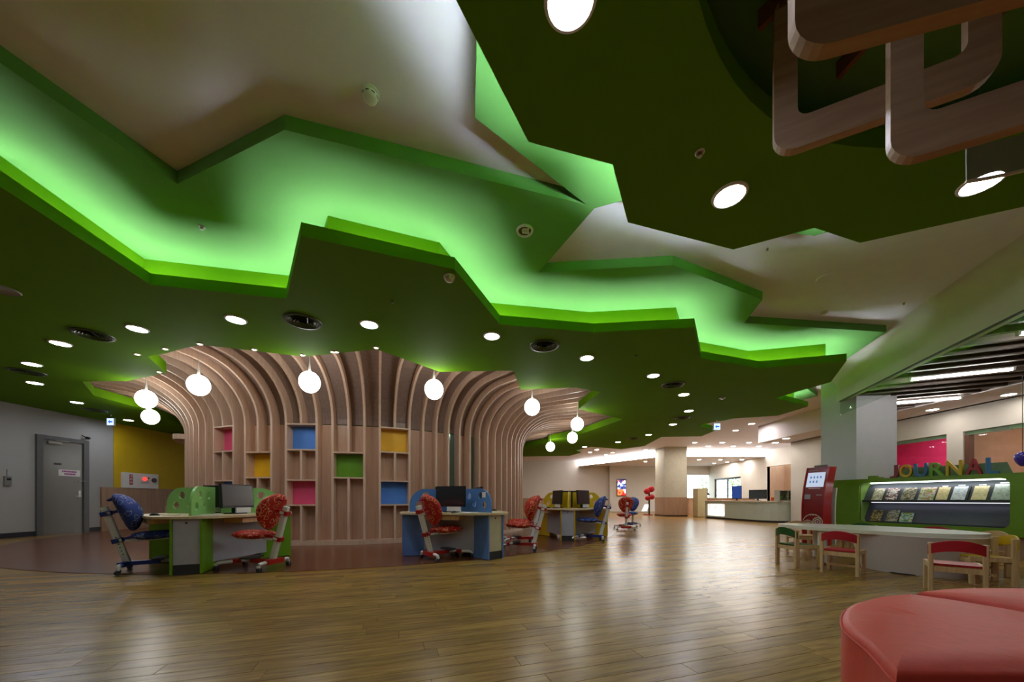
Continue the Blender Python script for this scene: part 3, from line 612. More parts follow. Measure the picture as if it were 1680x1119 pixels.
# tube lights between the baffles
TL = [(*P(1498, 621, 3.06), *P(1657, 603, 3.06), 'long bright tube light between the brown baffles'), (*P(1471, 659, 3.06), *P(1550, 653.6, 3.06), 'shorter-looking tube light beside the square column')]
TL += [(6.5, 4.6, 7.6, 4.1, 'tube light between the baffles just outside the right picture edge'), (6.2, 2.4, 7.3, 1.9, 'added fill tube light between the baffles beside the viewer')]  # the one beside the viewer is unseen, added to brighten column and shelf
for ax, ay, bx_, by_, lab in TL:
    c = Vector(((ax + bx_) / 2, (ay + by_) / 2, 0))
    t = thing('tube_light', lab, 'ceiling light', (c.x, c.y, 3.035), atan2(-0.423, 0.906)); 
    tb = MB().tube([(-0.6, 0, 0), (0.6, 0, 0)], 0.02, 12); obj('tube', tb, glow('tube_glow', (255, 252, 244), L_TUBE), t)
    obj('housing', MB().box((0, 0, 0.03), (1.26, 0.06, 0.02)), PLASTW, t)
    for q in (-0.4, 0.4): obj('hanger', MB().cyl((q, 0, 0.04), (q, 0, 0.365), 0.006, 6), DARK, t)
    obj('cap', MB().box((-0.615, 0, 0.005), (0.03, 0.045, 0.045)), PLASTW, t); obj('cap', MB().box((0.615, 0, 0.005), (0.03, 0.045, 0.045)), PLASTW, t)
for k, (x, y) in enumerate(((12.0, 6.9), (12.0, 10.6))):  # unseen glowing panels added to light the two rooms
    t = thing('room_fill_light', ('added square fill light inside the peach room', 'added square fill light inside the pink room')[k], 'ceiling light', (x, y, 3.07))
    obj('frame', frame_rect(MB(), 'x', 0, -0.3, 0.3, -0.3, 0.3, 0.02, 0.02), PLASTW, t).rotation_euler = (R(90), 0, 0); obj('diffuser', MB().box((0, 0, -0.002), (0.56, 0.56, 0.004)), glow('room_fill_glow', (255, 244, 230), 30.0), t)

# ------------------------------------------------------------------ wooden frames hung under the round opening
def rrect(x0, y0, x1, y1, r, n=6):
    p = []
    for cx_, cy_, a in ((x1 - r, y1 - r, 0), (x0 + r, y1 - r, 90), (x0 + r, y0 + r, 180), (x1 - r, y0 + r, 270)):
        p += [(cx_ + r * cos(R(a + 90 * k / n)), cy_ + r * sin(R(a + 90 * k / n))) for k in range(n + 1)]
    return p
for x, y, z, dx, dy, W_, HH, ws, wb, lab in ((1.385, 1.90, 2.735, 0.893, -0.45, 0.80, 0.84, 0.10, 0.155, 'rounded wooden frame hanging upright at the left of the round opening'), (1.60, 1.52, 2.335, 0.893, -0.45, 0.95, 1.05, 0.10, 0.165, 'rounded wooden frame hanging upright at the right, lower than the left one'), (0.865, 1.10, 2.285, 0.965, -0.262, 1.1, 1.0, 0.11, 0.20, 'nearest and lowest rounded wooden frame at the top edge')):
    t = thing('hanging_frame', lab, 'wooden frame', (x, y, z), atan2(dy, dx), 'wooden frames under the round opening')
    rk = 0.10
    obj('frame', MB().prism(rrect(0, 0, W_, HH, rk), -0.045, 0.0, [rrect(ws, wb, W_ - ws, HH - wb, 0.05)], M=Matrix.Rotation(R(90), 4, 'X')), FRAMEW, t)
    for px in (0.15, W_ - 0.15):
        obj('wire', MB().cyl((px, 0.022, HH), (px, 0.022, Z_MID - z), 0.0025, 6), STEEL, t)
for k, (u, v, u2, v2) in enumerate(((1245, 50, 1290, 8), (1375, 130, 1450, 46), (1590, 76, 1668, -3))):
    a, b_ = P(u, v, 3.5), P(u2, v2, 3.5); L = hypot(b_[0] - a[0], b_[1] - a[1])
    t = thing('batten', ('thin brown batten inside the opening, left one', 'thin brown batten inside the opening, middle one', 'thin brown batten inside the opening, right one')[k], 'batten', (a[0], a[1], 3.5), atan2(b_[1] - a[1], b_[0] - a[0]))
    obj('bar', MB().box((L / 2, 0, 0.05), (L, 0.03, 0.1)), wood('brown_batten', (120, 74, 48), (140, 92, 62), 0.5, (1, 8, 8)), t)
x, y = P(1586, 295, 2.55); t = thing('frosted_sheet', 'curved frosted sheet hanging in front of the right downlight', 'hanging sheet', (x, y, 2.55))
arc = [(0.62 * q, -0.12 * q - 0.22 * q * q) for q in [i / 12 for i in range(13)]]
FROST = mat('frosted_acrylic', (150, 158, 140), 0.35, alpha=0.72)
obj('sheet', MB().wall(arc, 0, 0.17, 0.006), FROST, t); obj('rim', MB().wall(arc, -0.012, 0.0, 0.012), PLASTW, t)
for q in (1, 11): obj('wire', MB().cyl((*arc[q], 0.17), (*arc[q], Z_MID - 2.55), 0.0008, 6), STEEL, t)

# ================================================================== FURNITURE
# ------------------------------------------------------------------ three-seat computer desks
def divider_mesh(L=0.76, hgt=0.38, t=0.026):
    rr = 0.26; poly = [(0, 0), (L, 0), (L, hgt - rr)] + [(L - rr + rr * cos(R(a)), hgt - rr + rr * sin(R(a))) for a in range(10, 91, 10)] + [(0, hgt)]
    holes = []
    for cx_, cy_, r_ in ((0.60, 0.12, 0.055), (0.50, 0.27, 0.055), (0.36, 0.13, 0.05), (0.22, 0.26, 0.055)):
        holes.append([(cx_ + r_ * cos(2 * pi * k / 20), cy_ + r_ * sin(2 * pi * k / 20)) for k in range(20)])
    return MB().prism(poly, -t / 2, t / 2, holes, M=Matrix.Translation((0.06, 0, 0.71)) @ Matrix.Rotation(R(90), 4, 'X')).mesh('divider')
M_DIV = divider_mesh()
def desk(loc, a0, pal, lab):
    cm, dm, doorm = pal
    t = thing('computer_desk', lab, 'desk', (*loc, 0.0))
    out = []
    for k in range(72):
        th = 2 * pi * k / 72; r_ = 0.865 + 0.11 * cos(3 * (th - R(a0))); out.append((r_ * cos(th), r_ * sin(th)))
    tp = obj('tabletop', MB().prism(out, 0.68, 0.71), MAPLE, t)
    for k in range(3):
        a = R(a0 + 120 * k)
        me = M_DIV.copy(); me.materials.clear(); me.materials.append(dm); d = link('divider', me, None, t, rz=a)
        if k != 1:
            q = obj('note', MB().box((0.66, -0.016, 0.99), (0.085, 0.004, 0.085)), mat('paper', (214, 210, 204), 0.8), d); q['label'] = 'small white paper note'
        cb = obj('cabinet', MB().box((0.72, -0.145, 0.345), (0.42, 0.022, 0.67)).box((0.72, 0.145, 0.345), (0.42, 0.022, 0.67)).box((0.52, 0, 0.345), (0.02, 0.268, 0.67)), cm, t, rz=a)
        dr = obj('door', MB().box((0.905, 0, 0.40), (0.02, 0.262, 0.55)), doorm, cb); obj('lock', MB().cyl((0.914, 0, 0.63), (0.922, 0, 0.63), 0.012, 12), DARK, dr)
        obj('kick_plate', MB().box((0.9, 0, 0.06), (0.02, 0.262, 0.12)), DARK, cb)
        s_ = R(a0 + 60 + 120 * k)
        obj('modesty_panel', MB().box((0.42, 0, 0.39), (0.02, 0.86, 0.58)), GREY, t, rz=s_)
        tr = obj('keyboard_tray', MB().box((0.57, 0, 0.615), (0.26, 0.56, 0.018)).box((0.71, 0, 0.635), (0.02, 0.56, 0.06)).box((0.57, 0.28, 0.64), (0.26, 0.015, 0.07)).box((0.57, -0.28, 0.64), (0.26, 0.015, 0.07)), BEECH, t, rz=s_)
        obj('keyboard', MB().rbox((0.58, 0, 0.633), (0.14, 0.42, 0.016), 0.01), BLACK, tr)
    return t
SCREEN = mat('dark_screen', (30, 31, 33), 0.22, coat=0.2)
def monitor(x, y, ang_, lab, w=0.52, hgt=0.335, z=0.71, gm=None, card=True):
    t = thing('monitor', lab, 'monitor', (x, y, z), ang_)          # faces local +x
    obj('base', MB().rbox((0, 0, 0.008), (0.19, 0.26, 0.016), 0.06), BLACK, t); obj('neck', MB().box((-0.02, 0, 0.11), (0.03, 0.07, 0.2)), BLACK, t)
    b = obj('housing', MB().rbox((0, 0, 0), (0.04, w, hgt), 0.012), BLACK, t, loc=(0.02, 0, 0.085 + hgt / 2)); b.rotation_euler = (0, R(-4), 0)
    obj('screen', MB().box((0.021, 0, 0.008), (0.002, w - 0.03, hgt - 0.045)), gm or SCREEN, b)
    if card: c = obj('card', MB().box((0.05, 0.07, 0.052), (0.02, 0.24, 0.075)), PLASTW, t); c['label'] = 'white card box at the foot'
    return t
def mouse(x, y, a, lab):
    t = thing('computer_mouse', lab, 'mouse', (x, y, 0.71), a)
    obj('shell', MB().ell((0, 0, 0), (0.055, 0.03, 0.034), 14, 8, f=lambda q: Vector((q.x, q.y, max(q.z, 0)))), BLACK, t, True); obj('cable', MB().tube([(0.05, 0, 0.01), (0.1, 0.02, 0.004), (0.18, -0.02, 0.004), (0.26, 0.0, 0.004)], 0.003, 6), BLACK, t)
pals = {'green': (mat('desk_green', (106, 160, 10), 0.45), mat('divider_green', (134, 190, 104), 0.4), mat('door_grey', (176, 176, 190), 0.5)),
        'blue': (mat('desk_blue', (98, 136, 204), 0.45), mat('divider_blue', (72, 116, 176), 0.4), mat('door_beige', (204, 192, 166), 0.5)),
        'yellow': (mat('desk_yellow', (214, 176, 20), 0.45), mat('divider_yellow', (206, 178, 24), 0.4), mat('door_grey', (176, 176, 190), 0.5))}
D1, D2, D3 = (-4.30, 5.22), (-0.9, 6.15), (1.42, 8.72)
desk(D1, -68, pals['green'], 'three-seat computer desk with green dividers and green cabinets')
desk(D2, -45, pals['blue'], 'three-seat computer desk with blue dividers and blue cabinets')
desk(D3, -103, pals['yellow'], 'three-seat computer desk with yellow dividers and yellow cabinets')
for (cx_, cy_), a0, nm in ((D1, -68, 'green'), (D2, -45, 'blue'), (D3, -103, 'yellow')):
    for k in range(3):
        if nm == 'green' and k == 2: continue
        a = R(a0 + 60 + 120 * k); w = ('facing the viewer', 'on the far side', 'on the left side') if nm != 'blue' else ('on the right side', 'on the far side', 'facing the viewer')
        monitor(cx_ + 0.33 * cos(a), cy_ + 0.33 * sin(a), a, 'black flat monitor on the %s desk, %s' % (nm, w[k]))
    for k, dd in ((0, 'front right'), (2, 'front left')):
        a = R(a0 + 60 + 120 * k)
        mouse(cx_ + 0.66 * cos(a) - 0.2 * sin(a), cy_ + 0.66 * sin(a) + 0.2 * cos(a), a + 2.6, 'black mouse on the %s desk, %s seat' % (nm, dd))

for x, y, a, w in ((-4.02, 4.72, 0.4, 'front edge of the green desk'), (-0.72, 5.52, -0.3, 'front edge of the blue desk'), (0.72, 8.5, 0.2, 'left edge of the yellow desk')):
    t = thing('paper_sheet', 'white paper sheets near the ' + w, 'paper', (x, y, 0.711), a); obj('sheet', MB().box((0, 0, 0.002), (0.21, 0.3, 0.003)).box((0.05, 0.04, 0.005), (0.21, 0.29, 0.003), 0.25), mat('paper', (214, 210, 204), 0.8), t)
# ------------------------------------------------------------------ height-adjustable pupil chairs (front is +y)
def chair_proto(cl, loop, plastic):
    cloth = cells('cloth_' + loop[0], (cl, loop[1]), 13.0, 0.65, ring=(0.33, 0.40)); plast = mat('plastic_' + loop[0], plastic, 0.35)
    TUBE = mat('white_tube', (224, 224, 220), 0.35)
    t = bpy.data.objects.new('pupil_chair', None); COL.objects.link(t)
    def arm(pts_): return MB().tube(pts_, 0.022, 10)
    rb = obj('rear_bar', MB().rbox((0, -0.30, 0.105), (0.30, 0.075, 0.06), 0.03).rbox((0, -0.13, 0.105), (0.07, 0.34, 0.05), 0.02), plast, t)
    obj('spine', arm([(0, 0.02, 0.105), (0, 0.18, 0.108)]), TUBE, t, True)
    obj('front_hub', MB().rbox((0, 0.2, 0.105), (0.2, 0.07, 0.055), 0.03), plast, t)
    for s_ in (-1, 1):
        for y_, w in ((-0.30, 0.25), (0.22, 0.22)):
            l = obj('foot_tube', MB().tube([(s_ * 0.1, y_, 0.105), (s_ * (w - 0.04), y_ + (0.05 if y_ > 0 else 0), 0.105), (s_ * (w - 0.01), y_ + (0.09 if y_ > 0 else 0.005), 0.098), (s_ * w, y_ + (0.12 if y_ > 0 else 0.01), 0.075), (s_ * w, y_ + (0.125 if y_ > 0 else 0.01), 0.055)], 0.022, 10), TUBE, t, True)
            yc = y_ + (0.125 if y_ > 0 else 0.01)
            c = obj('caster', MB().cyl((s_ * w - 0.024, yc - 0.012, 0.027), (s_ * w - 0.008, yc - 0.012, 0.027), 0.027, 16).cyl((s_ * w + 0.008, yc - 0.012, 0.027), (s_ * w + 0.024, yc - 0.012, 0.027), 0.027, 16).box((s_ * w, yc, 0.05), (0.03, 0.04, 0.03)), DARK, t, True)
    obj('foot_board', MB().rbox((0, 0.03, 0.15), (0.28, 0.13, 0.02), 0.02), DARK, t)
    post = obj('post', MB().prism(rrect(-0.03, -0.036, 0.03, 0.036, 0.014, 3), 0.0, 0.74), TUBE, t, loc=(0, -0.27, 0.11)); post.rotation_euler = (R(16), 0, 0)
    for k in range(6): obj('peg_hole', MB().box((0.031, 0, 0.12 + 0.045 * k), (0.003, 0.012, 0.012)), DARK, post)
    py = lambda z: -0.27 - (z - 0.11) * math.tan(R(16))
    for z, nm in ((0.40, 'seat_clamp'), (0.74, 'back_clamp')):
        c = obj(nm, MB().rbox((0, 0, 0), (0.095, 0.11, 0.055), 0.02).box((0, 0.09, 0), (0.05, 0.12, 0.035)).cyl((0.05, 0, 0), (0.085, 0, 0), 0.02, 10), plast, t, loc=(0, py(z), z)); c.rotation_euler = (R(16), 0, 0)
        obj('collar', MB().rbox((0, 0.01, 0), (0.1, 0.08, 0.036), 0.02), TUBE, c)
    st = MB().ell((0, 0, 0), (0.205, 0.235, 0.056), 24, 12, f=lambda q: Vector((q.x * (1 - 0.12 * q.y / 0.235), q.y, q.z + 0.02 * (q.y / 0.235) ** 2 * (1 if q.y < 0 else -0.6))))
    for i, v in enumerate(st.v):
        x_, y_, z_ = v; e = 0.72
        st.v[i] = (math.copysign(abs(x_ / 0.205) ** e * 0.205, x_), math.copysign(abs(y_ / 0.235) ** e * 0.235, y_), z_)
    se = obj('seat', st, cloth, t, True, loc=(0, 0.0, 0.455)); se.rotation_euler = (R(3), 0, 0)
    obj('seat_pan', MB().rbox((0, 0, -0.048), (0.26, 0.34, 0.016), 0.06).box((0, -0.2, -0.045), (0.06, 0.18, 0.03)), TUBE, se)
    bk = MB().ell((0, 0, 0), (0.21, 0.1, 0.25), 24, 16, f=lambda q: Vector((q.x * (1 + 0.16 * q.z / 0.235), q.y - 0.05 * (q.z / 0.235) ** 2 + 0.02, q.z)))
    b = obj('backrest', bk, cloth, t, True, loc=(0, -0.26, 0.765)); b.rotation_euler = (R(20), 0, 0)
    obj('handle', MB().tube([(-0.05, -0.06, 0.2), (-0.04, -0.11, 0.19), (0.04, -0.11, 0.19), (0.05, -0.06, 0.2)], 0.014, 8), plast, b, True)
    return t
prR = chair_proto((178, 26, 14), ('red', (240, 180, 120)), (170, 22, 20)); prB = chair_proto((34, 56, 128), ('blue', (150, 160, 190)), (26, 52, 140))
used = set()
def pupil_chair(xy, face, pr, lab):
    o = pr if pr.name not in used else copy_tree(pr); used.add(pr.name)
    o.name = 'pupil_chair'; o.location = (*xy, 0.0); o.rotation_euler = (0, 0, atan2(face[1], face[0]) - pi / 2); tag(o, lab, 'chair', 'adjustable pupil chairs'); used.add(o.name); return o
chairs = [((-4.66, 4.72), (0.82, 0.57), prB, 'blue patterned pupil chair leaning at the left of the green desk'), ((-3.43, 4.78), (-1, 0.12), prR, 'red patterned pupil chair in front of the green desk'),
          ((-1.02, 5.60), (0.75, 0.66), prR, 'red patterned pupil chair in front of the blue desk, seen from behind'), ((0.12, 6.55), (-1, 0.1), prR, 'red patterned pupil chair right of the blue desk, nearer of two'),
          ((0.14, 7.55), (-1, -0.2), prR, 'red patterned pupil chair right of the blue desk, farther of two'), ((1.68, 7.98), (-1, 0.12), prB, 'blue patterned pupil chair at the yellow desk'),
          ((3.36, 10.8), (0.1, 1), prR, 'lone red pupil chair seen from behind, right of the yellow desk'), ((3.95, 11.9), (-0.5, -1), prB, 'blue pupil chair half hidden behind the lone red one')]
for k, c in enumerate(chairs):
    xy, fc, pr, lab = c; pupil_chair(xy, fc, pr, lab)

# ------------------------------------------------------------------ white children's table
tb = thing('play_table', 'long white oval children table on a tapered round foot', 'table', (4.97, 5.05, 0)); ta = atan2(-0.862, 0.507)
el = []
for k in range(72):
    th = 2 * pi * k / 72; r_ = 1.0 + (0.05 * cos(th) if cos(th) < 0 else 0); el.append((1.06 * cos(th), 0.60 * sin(th) * (1 + 0.16 * cos(th))))
TW = mat('table_white', (226, 220, 204), 0.3, coat=0.2, var=0.02)
obj('tabletop', MB().prism([(x, y) for x, y in el], 0.475, 0.52), TW, tb, rz=ta)
ft = MB(); prof_ = []
for j in range(9):
    q = j / 8; prof_.append((0.40 + 0.12 * q ** 1.3, 0.475 * q))
foot = obj('foot', ft.lathe(prof_, 40), mat('foot_white', (214, 204, 204), 0.35, coat=0.2, var=0.02), tb, True, loc=(0.15, -0.44, 0)); foot.rotation_euler = (0, 0, ta); foot.scale = (1.18, 1.0, 1)
obj('foot_ring', MB().lathe([(0.0, 0), (0.405, 0), (0.405, 0.012)], 40), DARK, tb, loc=(0.15, -0.44, 0.001))
for x_, y_ in ((-0.54, 0.08), (-0.16, 0.62)):
    l = obj('leg', MB().lathe([(0.055, 0.02), (0.055, 0.475)], 20), PLASTW, tb, True, loc=(x_, y_, 0)); obj('glide', MB().lathe([(0.03, 0), (0.035, 0.02)], 14), DARK, l)
# ------------------------------------------------------------------ wooden children chairs (front is +y)
def kid_proto(nm, rgb):
    t = bpy.data.objects.new('child_chair', None); COL.objects.link(t); cm = mat('paint_' + nm, rgb, 0.4)
    for s_ in (-1, 1):
        b = obj('back_post', MB().prism(rrect(-0.017, -0.026, 0.017, 0.026, 0.008, 3), 0, 0.50), BEECH, t, loc=(s_ * 0.165, -0.15, 0))
        f_ = obj('front_leg', MB().prism(rrect(-0.017, -0.024, 0.017, 0.024, 0.008, 3), 0, 0.30), BEECH, t, loc=(s_ * 0.165, 0.15, 0))
        obj('side_rail', MB().box((s_ * 0.165, 0, 0.275), (0.022, 0.26, 0.05)), BEECH, t)
    obj('front_rail', MB().box((0, 0.15, 0.25), (0.3, 0.02, 0.05)), BEECH, t); obj('back_rail', MB().box((0, -0.15, 0.25), (0.3, 0.02, 0.05)), BEECH, t)
    obj('stretcher', MB().box((0, -0.02, 0.1), (0.3, 0.02, 0.025)), BEECH, t)
    obj('seat', MB().rbox((0, 0.005, 0.29), (0.306, 0.30, 0.018), 0.03), cm, t)
    n_ = 12; outp = [(-0.185 + 0.37 * k / n_, -0.155 - 0.045 * (1 - (2 * k / n_ - 1) ** 2)) for k in range(n_ + 1)]
    mb = MB(); vs_ = []
    for (x_, y_) in outp:
        q = 1 - (x_ / 0.185) ** 2; z0, z1 = 0.385 + 0.045 * q, 0.478 + 0.055 * q
        for yy_ in (y_ - 0.012, y_ + 0.002):
            vs_ += [(x_, yy_, z0), (x_, yy_, z1)]
    fs = []
    for k in range(n_):
        a, b_ = 4 * k, 4 * k + 4; fs += [(a, b_, b_ + 1, a + 1), (a + 2, a + 3, b_ + 3, b_ + 2), (a + 1, b_ + 1, b_ + 3, a + 3), (a, a + 2, b_ + 2, b_)]
    fs += [(0, 1, 3, 2), (4 * n_, 4 * n_ + 2, 4 * n_ + 3, 4 * n_ + 1)]
    obj('backrest', mb.add(vs_, fs), cm, t, True)
    return t
kp = {'red': kid_proto('child_red', (176, 20, 40)), 'green': kid_proto('child_green', (28, 84, 30)), 'yellow': kid_proto('child_yellow', (206, 166, 14)), 'wood': kid_proto('child_natural', (200, 164, 118))}
def kid(col_, xy, face, lab):
    o = kp[col_] if kp[col_].name not in used else copy_tree(kp[col_]); used.add(kp[col_].name)
    o.name = 'child_chair'; used.add(o.name); o.location = (*xy, 0); o.rotation_euler = (0, 0, atan2(face[1], face[0]) - pi / 2); tag(o, lab, 'chair', 'wooden children chairs')
kid('red', (4.12, 4.48), (0.82, 0.58), 'small wooden chair with a red backrest, left of the table foot'); kid('red', (4.30, 3.50), (0.68, 0.73), 'small wooden chair with a red backrest, nearest the red sofa')
kid('green', (3.98, 5.02), (1, 0.05), 'small wooden chair with a green backrest at the left tip of the table'); kid('yellow', (5.22, 3.98), (-0.85, 0.5), 'small wooden chair with a yellow backrest at the right end')
kid('green', (5.55, 5.75), (-0.8, -0.5), 'small wooden chair with a green backrest behind the table'); kid('red', (5.85, 5.0), (-0.85, -0.5), 'small wooden chair with a red backrest behind the right end of the table')
kid('wood', (5.08, 6.3), (-0.3, -1.0), 'small plain wooden chair behind the left tip of the table'); kid('wood', (5.75, 4.45), (-1.0, 0.15), 'small plain wooden chair behind the yellow one')

# ------------------------------------------------------------------ red leather sofa segments
LEATH = mat('red_leather', (204, 66, 50), 0.5, var=0.05, scale=30, bump=0.12, spec=0.35)
def pad(name, poly, lab, zt=0.42):
    c = (sum(p[0] for p in poly) / len(poly), sum(p[1] for p in poly) / len(poly)); t = thing(name, lab, 'sofa', (*c, 0))
    q = [(x - c[0], y - c[1]) for x, y in poly]; mb = MB(); n_ = len(q); vs_ = []
    rings = [(0.0, 0.06), (0.0, zt - 0.035), (0.012, zt - 0.012), (0.035, zt), (0.25, zt + 0.008)]
    if sum(q[i][0] * q[(i + 1) % n_][1] - q[(i + 1) % n_][0] * q[i][1] for i in range(n_)) < 0: q.reverse()
    for d_, z in rings:
        for x, y in q:
            l = hypot(x, y); k = max(0.05, (l - d_) / l); vs_.append((x * k, y * k, z))
    fs = [(j * n_ + i, j * n_ + (i + 1) % n_, (j + 1) * n_ + (i + 1) % n_, (j + 1) * n_ + i) for j in range(len(rings) - 1) for i in range(n_)]
    vs_.append((0, 0, zt + 0.012)); m_ = len(vs_) - 1; fs += [(m_ - n_ + i, m_ - n_ + (i + 1) % n_, m_) for i in range(n_)] + [tuple(reversed(range(n_)))]
    obj('cushion', mb.add(vs_, fs), LEATH, t, True)
    obj('seam', MB().tube([(x * 1.003, y * 1.003, zt - 0.03) for x, y in q + q[:1]], 0.004, 6), LEATH, t, True)
    obj('plinth', MB().prism([(x * 0.95, y * 0.95) for x, y in q], 0, 0.06), DARK, t)
def curve(pts_, n_=8):
    out = []; P_ = [Vector(p) for p in pts_]
    for i in range(len(P_) - 1):
        a, b_, c, d = P_[max(i - 1, 0)], P_[i], P_[i + 1], P_[min(i + 2, len(P_) - 1)]
        for k in range(n_):
            t_ = k / n_; out.append(tuple(0.5 * ((2 * b_) + (c - a) * t_ + (2 * a - 5 * b_ + 4 * c - d) * t_ ** 2 + (3 * b_ - a - 3 * c + d) * t_ ** 3)))
    return out + [tuple(P_[-1])]
pad('sofa_segment', curve([(1.10, 1.03), (1.23, 1.24), (1.36, 1.48), (1.60, 1.72), (1.88, 1.86), (2.13, 1.92)]) + curve([(2.22, 1.80), (2.30, 1.60), (2.34, 1.30), (2.34, 1.02)], 4), 'near red leather sofa segment with a curved pointed top')
pad('sofa_segment', curve([(2.16, 1.93), (2.35, 1.99), (2.6, 2.03), (2.95, 2.02), (3.3, 1.9), (3.5, 1.6), (3.5, 1.02)]) + curve([(2.38, 1.02), (2.38, 1.32), (2.33, 1.62), (2.25, 1.81)], 4), 'farther red leather sofa segment at the right picture edge', 0.425)

# ------------------------------------------------------------------ journal display wall
J0 = Vector((7.70, 5.50)); jd = Vector((-0.32, 0.947)).normalized(); jn = Vector((-jd.y, jd.x))   # jn points at the viewer side
if jn.x > 0: jn = -jn
def jray(u, v):
    k = (u - CX) / F; s_ = (k * J0.y - J0.x) / (jd.x - k * jd.y); y = J0.y + jd.y * s_; return (s_, H + (VH - v) * y / F)
JA = atan2(jd.y, jd.x)
jw = thing('journal_shelf', 'green display wall with a lit dark niche for journals', 'display shelf', (J0.x, J0.y, 0), JA)
# local x runs along the wall (away from the viewer), local y = left of it = towards the room
sgn = 1 if (Vector((-jd.y, jd.x)) - jn).length < 0.01 else -1
s_r, s_l = -1.6, jray(1352, 790)[0]
nr, zt = jray(1659, 784); nl, zb = jray(1411, 855); zt = 1.30 * 0 + (jray(1540, 788)[1] ); zb = jray(1540, 862)[1]
ztop = (jray(1400, 787)[1] + jray(1670, 775.5)[1]) / 2
Mj = Matrix.Rotation(R(90), 4, 'X')
body = MB().prism([(s_r, 0.34), (s_l, 0.34), (s_l, ztop), (s_r, ztop)], -0.05 if sgn > 0 else 0.0, 0.0 if sgn > 0 else 0.05, [rrect(nr, zb, nl, zt, 0.09)], M=Mj)
jm = mat('journal_green', (98, 140, 8), 0.35, coat=0.15)
dep = 0.36
jb = obj('front_panel', MB().prism([(s_r, 0.34), (s_l, 0.34), (s_l, ztop), (s_r, ztop)], -0.04, 0.0, [rrect(nr, zb, nl, zt, 0.1)], M=Mj), jm, jw)
obj('carcass', MB().box(((s_r + s_l) / 2, -dep, (0.34 + ztop) / 2), (s_l - s_r, 0.02, ztop - 0.34)).box(((s_r + s_l) / 2, -dep / 2, ztop - 0.01), (s_l - s_r, dep - 0.01, 0.02)).box(((s_r + s_l) / 2, -dep / 2, 0.35), (s_l - s_r, dep - 0.01, 0.02)).box((s_l, -dep / 2, (0.34 + ztop) / 2), (0.02, dep, ztop - 0.34)), jm, jw)
NICHE = mat('niche_grey', (86, 88, 98), 0.5)
lin_ = rrect(nr - 0.002, zb - 0.002, nl + 0.002, zt + 0.002, 0.1)
obj('niche_lining', MB().wall([(x, z) for x, z in lin_], 0, 0, 0, True) if False else MB().add([(x, -0.02, z) for x, z in lin_] + [(x, -dep + 0.02, z) for x, z in lin_], [(i, (i + 1) % len(lin_), (i + 1) % len(lin_) + len(lin_), i + len(lin_)) for i in range(len(lin_))]), mat('niche_rim', (150, 186, 90), 0.4), jw)
zm = jray(1540, 824)[1]
for z0, z1 in ((zb, zm), (zm + 0.02, zt)):
    w_ = nl - nr; hh = z1 - z0
    obj('sloped_back', MB().add([(nr, -0.10, z0), (nl, -0.10, z0), (nl, -dep + 0.03, z1), (nr, -dep + 0.03, z1)], [(0, 1, 2, 3)]), NICHE, jw)
obj('shelf', MB().box(((nr + nl) / 2, -dep / 2 - 0.03, zm + 0.008), (nl - nr, dep - 0.08, 0.018)).box(((nr + nl) / 2, -0.07, zm + 0.02), (nl - nr, 0.012, 0.03)), DARK, jw)
obj('ledge', MB().box(((nr + nl) / 2, -0.07, zb + 0.01), (nl - nr, 0.012, 0.03)), DARK, jw)
obj('plinth', MB().box(((s_r + s_l) / 2, -dep / 2 - 0.03, 0.17), (s_l - s_r - 0.1, dep - 0.1, 0.34)), WAINS, jw)
obj('lamp_strip', MB().box(((nr + nl) / 2, -0.20, zt - 0.012), (nl - nr - 0.16, 0.05, 0.012)), glow('niche_lamp', (240, 244, 255), L_NICHE), jw)['label'] = 'white light strip along the top of the niche'
obj('lamp_strip', MB().box(((nr + nl) / 2, -0.22, zm - 0.012), (nl - nr - 0.16, 0.03, 0.01)), glow('niche_lamp2', (232, 236, 255), L_NICHE * 0.22), jw)['label'] = 'faint light strip under the shelf'
# magazines and framed cards
def jworld(s_, y_, z_): q = J0 + jd * s_ + Vector((-jd.y, jd.x)) * y_; return (q.x, q.y, z_)
def magazine(u, row, w, hh, cols, lab, framed=False, scale=42):
    s_ = jray(u, 810)[0]; z0, z1 = ((zm + 0.036, zt) if row else (zb + 0.026, zm)); slope = atan2((dep - 0.13), (z1 - z0 + 0.02))
    t = thing('magazine' if not framed else 'framed_card', lab, 'magazine' if not framed else 'card', jworld(s_, -0.075 - 0.012, z0), JA)
    M_ = Matrix.Rotation(slope, 4, 'X'); m_ = cells('cover_%d' % u + '_%d' % row, cols, scale, 0.3)
    def sl(mb):
        mb.v = [tuple(M_ @ Vector(q)) for q in mb.v]; return mb
    if framed:
        obj('frame', sl(MB().box((0, -0.002, hh / 2), (w + 0.05, 0.012, hh + 0.03))), DARK, t); obj('sheet', sl(MB().box((0, 0.006, hh / 2), (w, 0.004, hh - 0.01))), m_, t)
        obj('clip', sl(MB().box((0, 0.006, hh + 0.012), (w * 0.5, 0.014, 0.02))), PLASTW, t)
    else:
        obj('cover', sl(MB().box((0, 0.004, hh / 2), (w, 0.003, hh))), m_, t); obj('pages', sl(MB().box((0, -0.001, hh / 2), (w - 0.003, 0.007, hh - 0.004))), mat('paper', (214, 210, 204), 0.8), t)
    return t
hA = 0.27
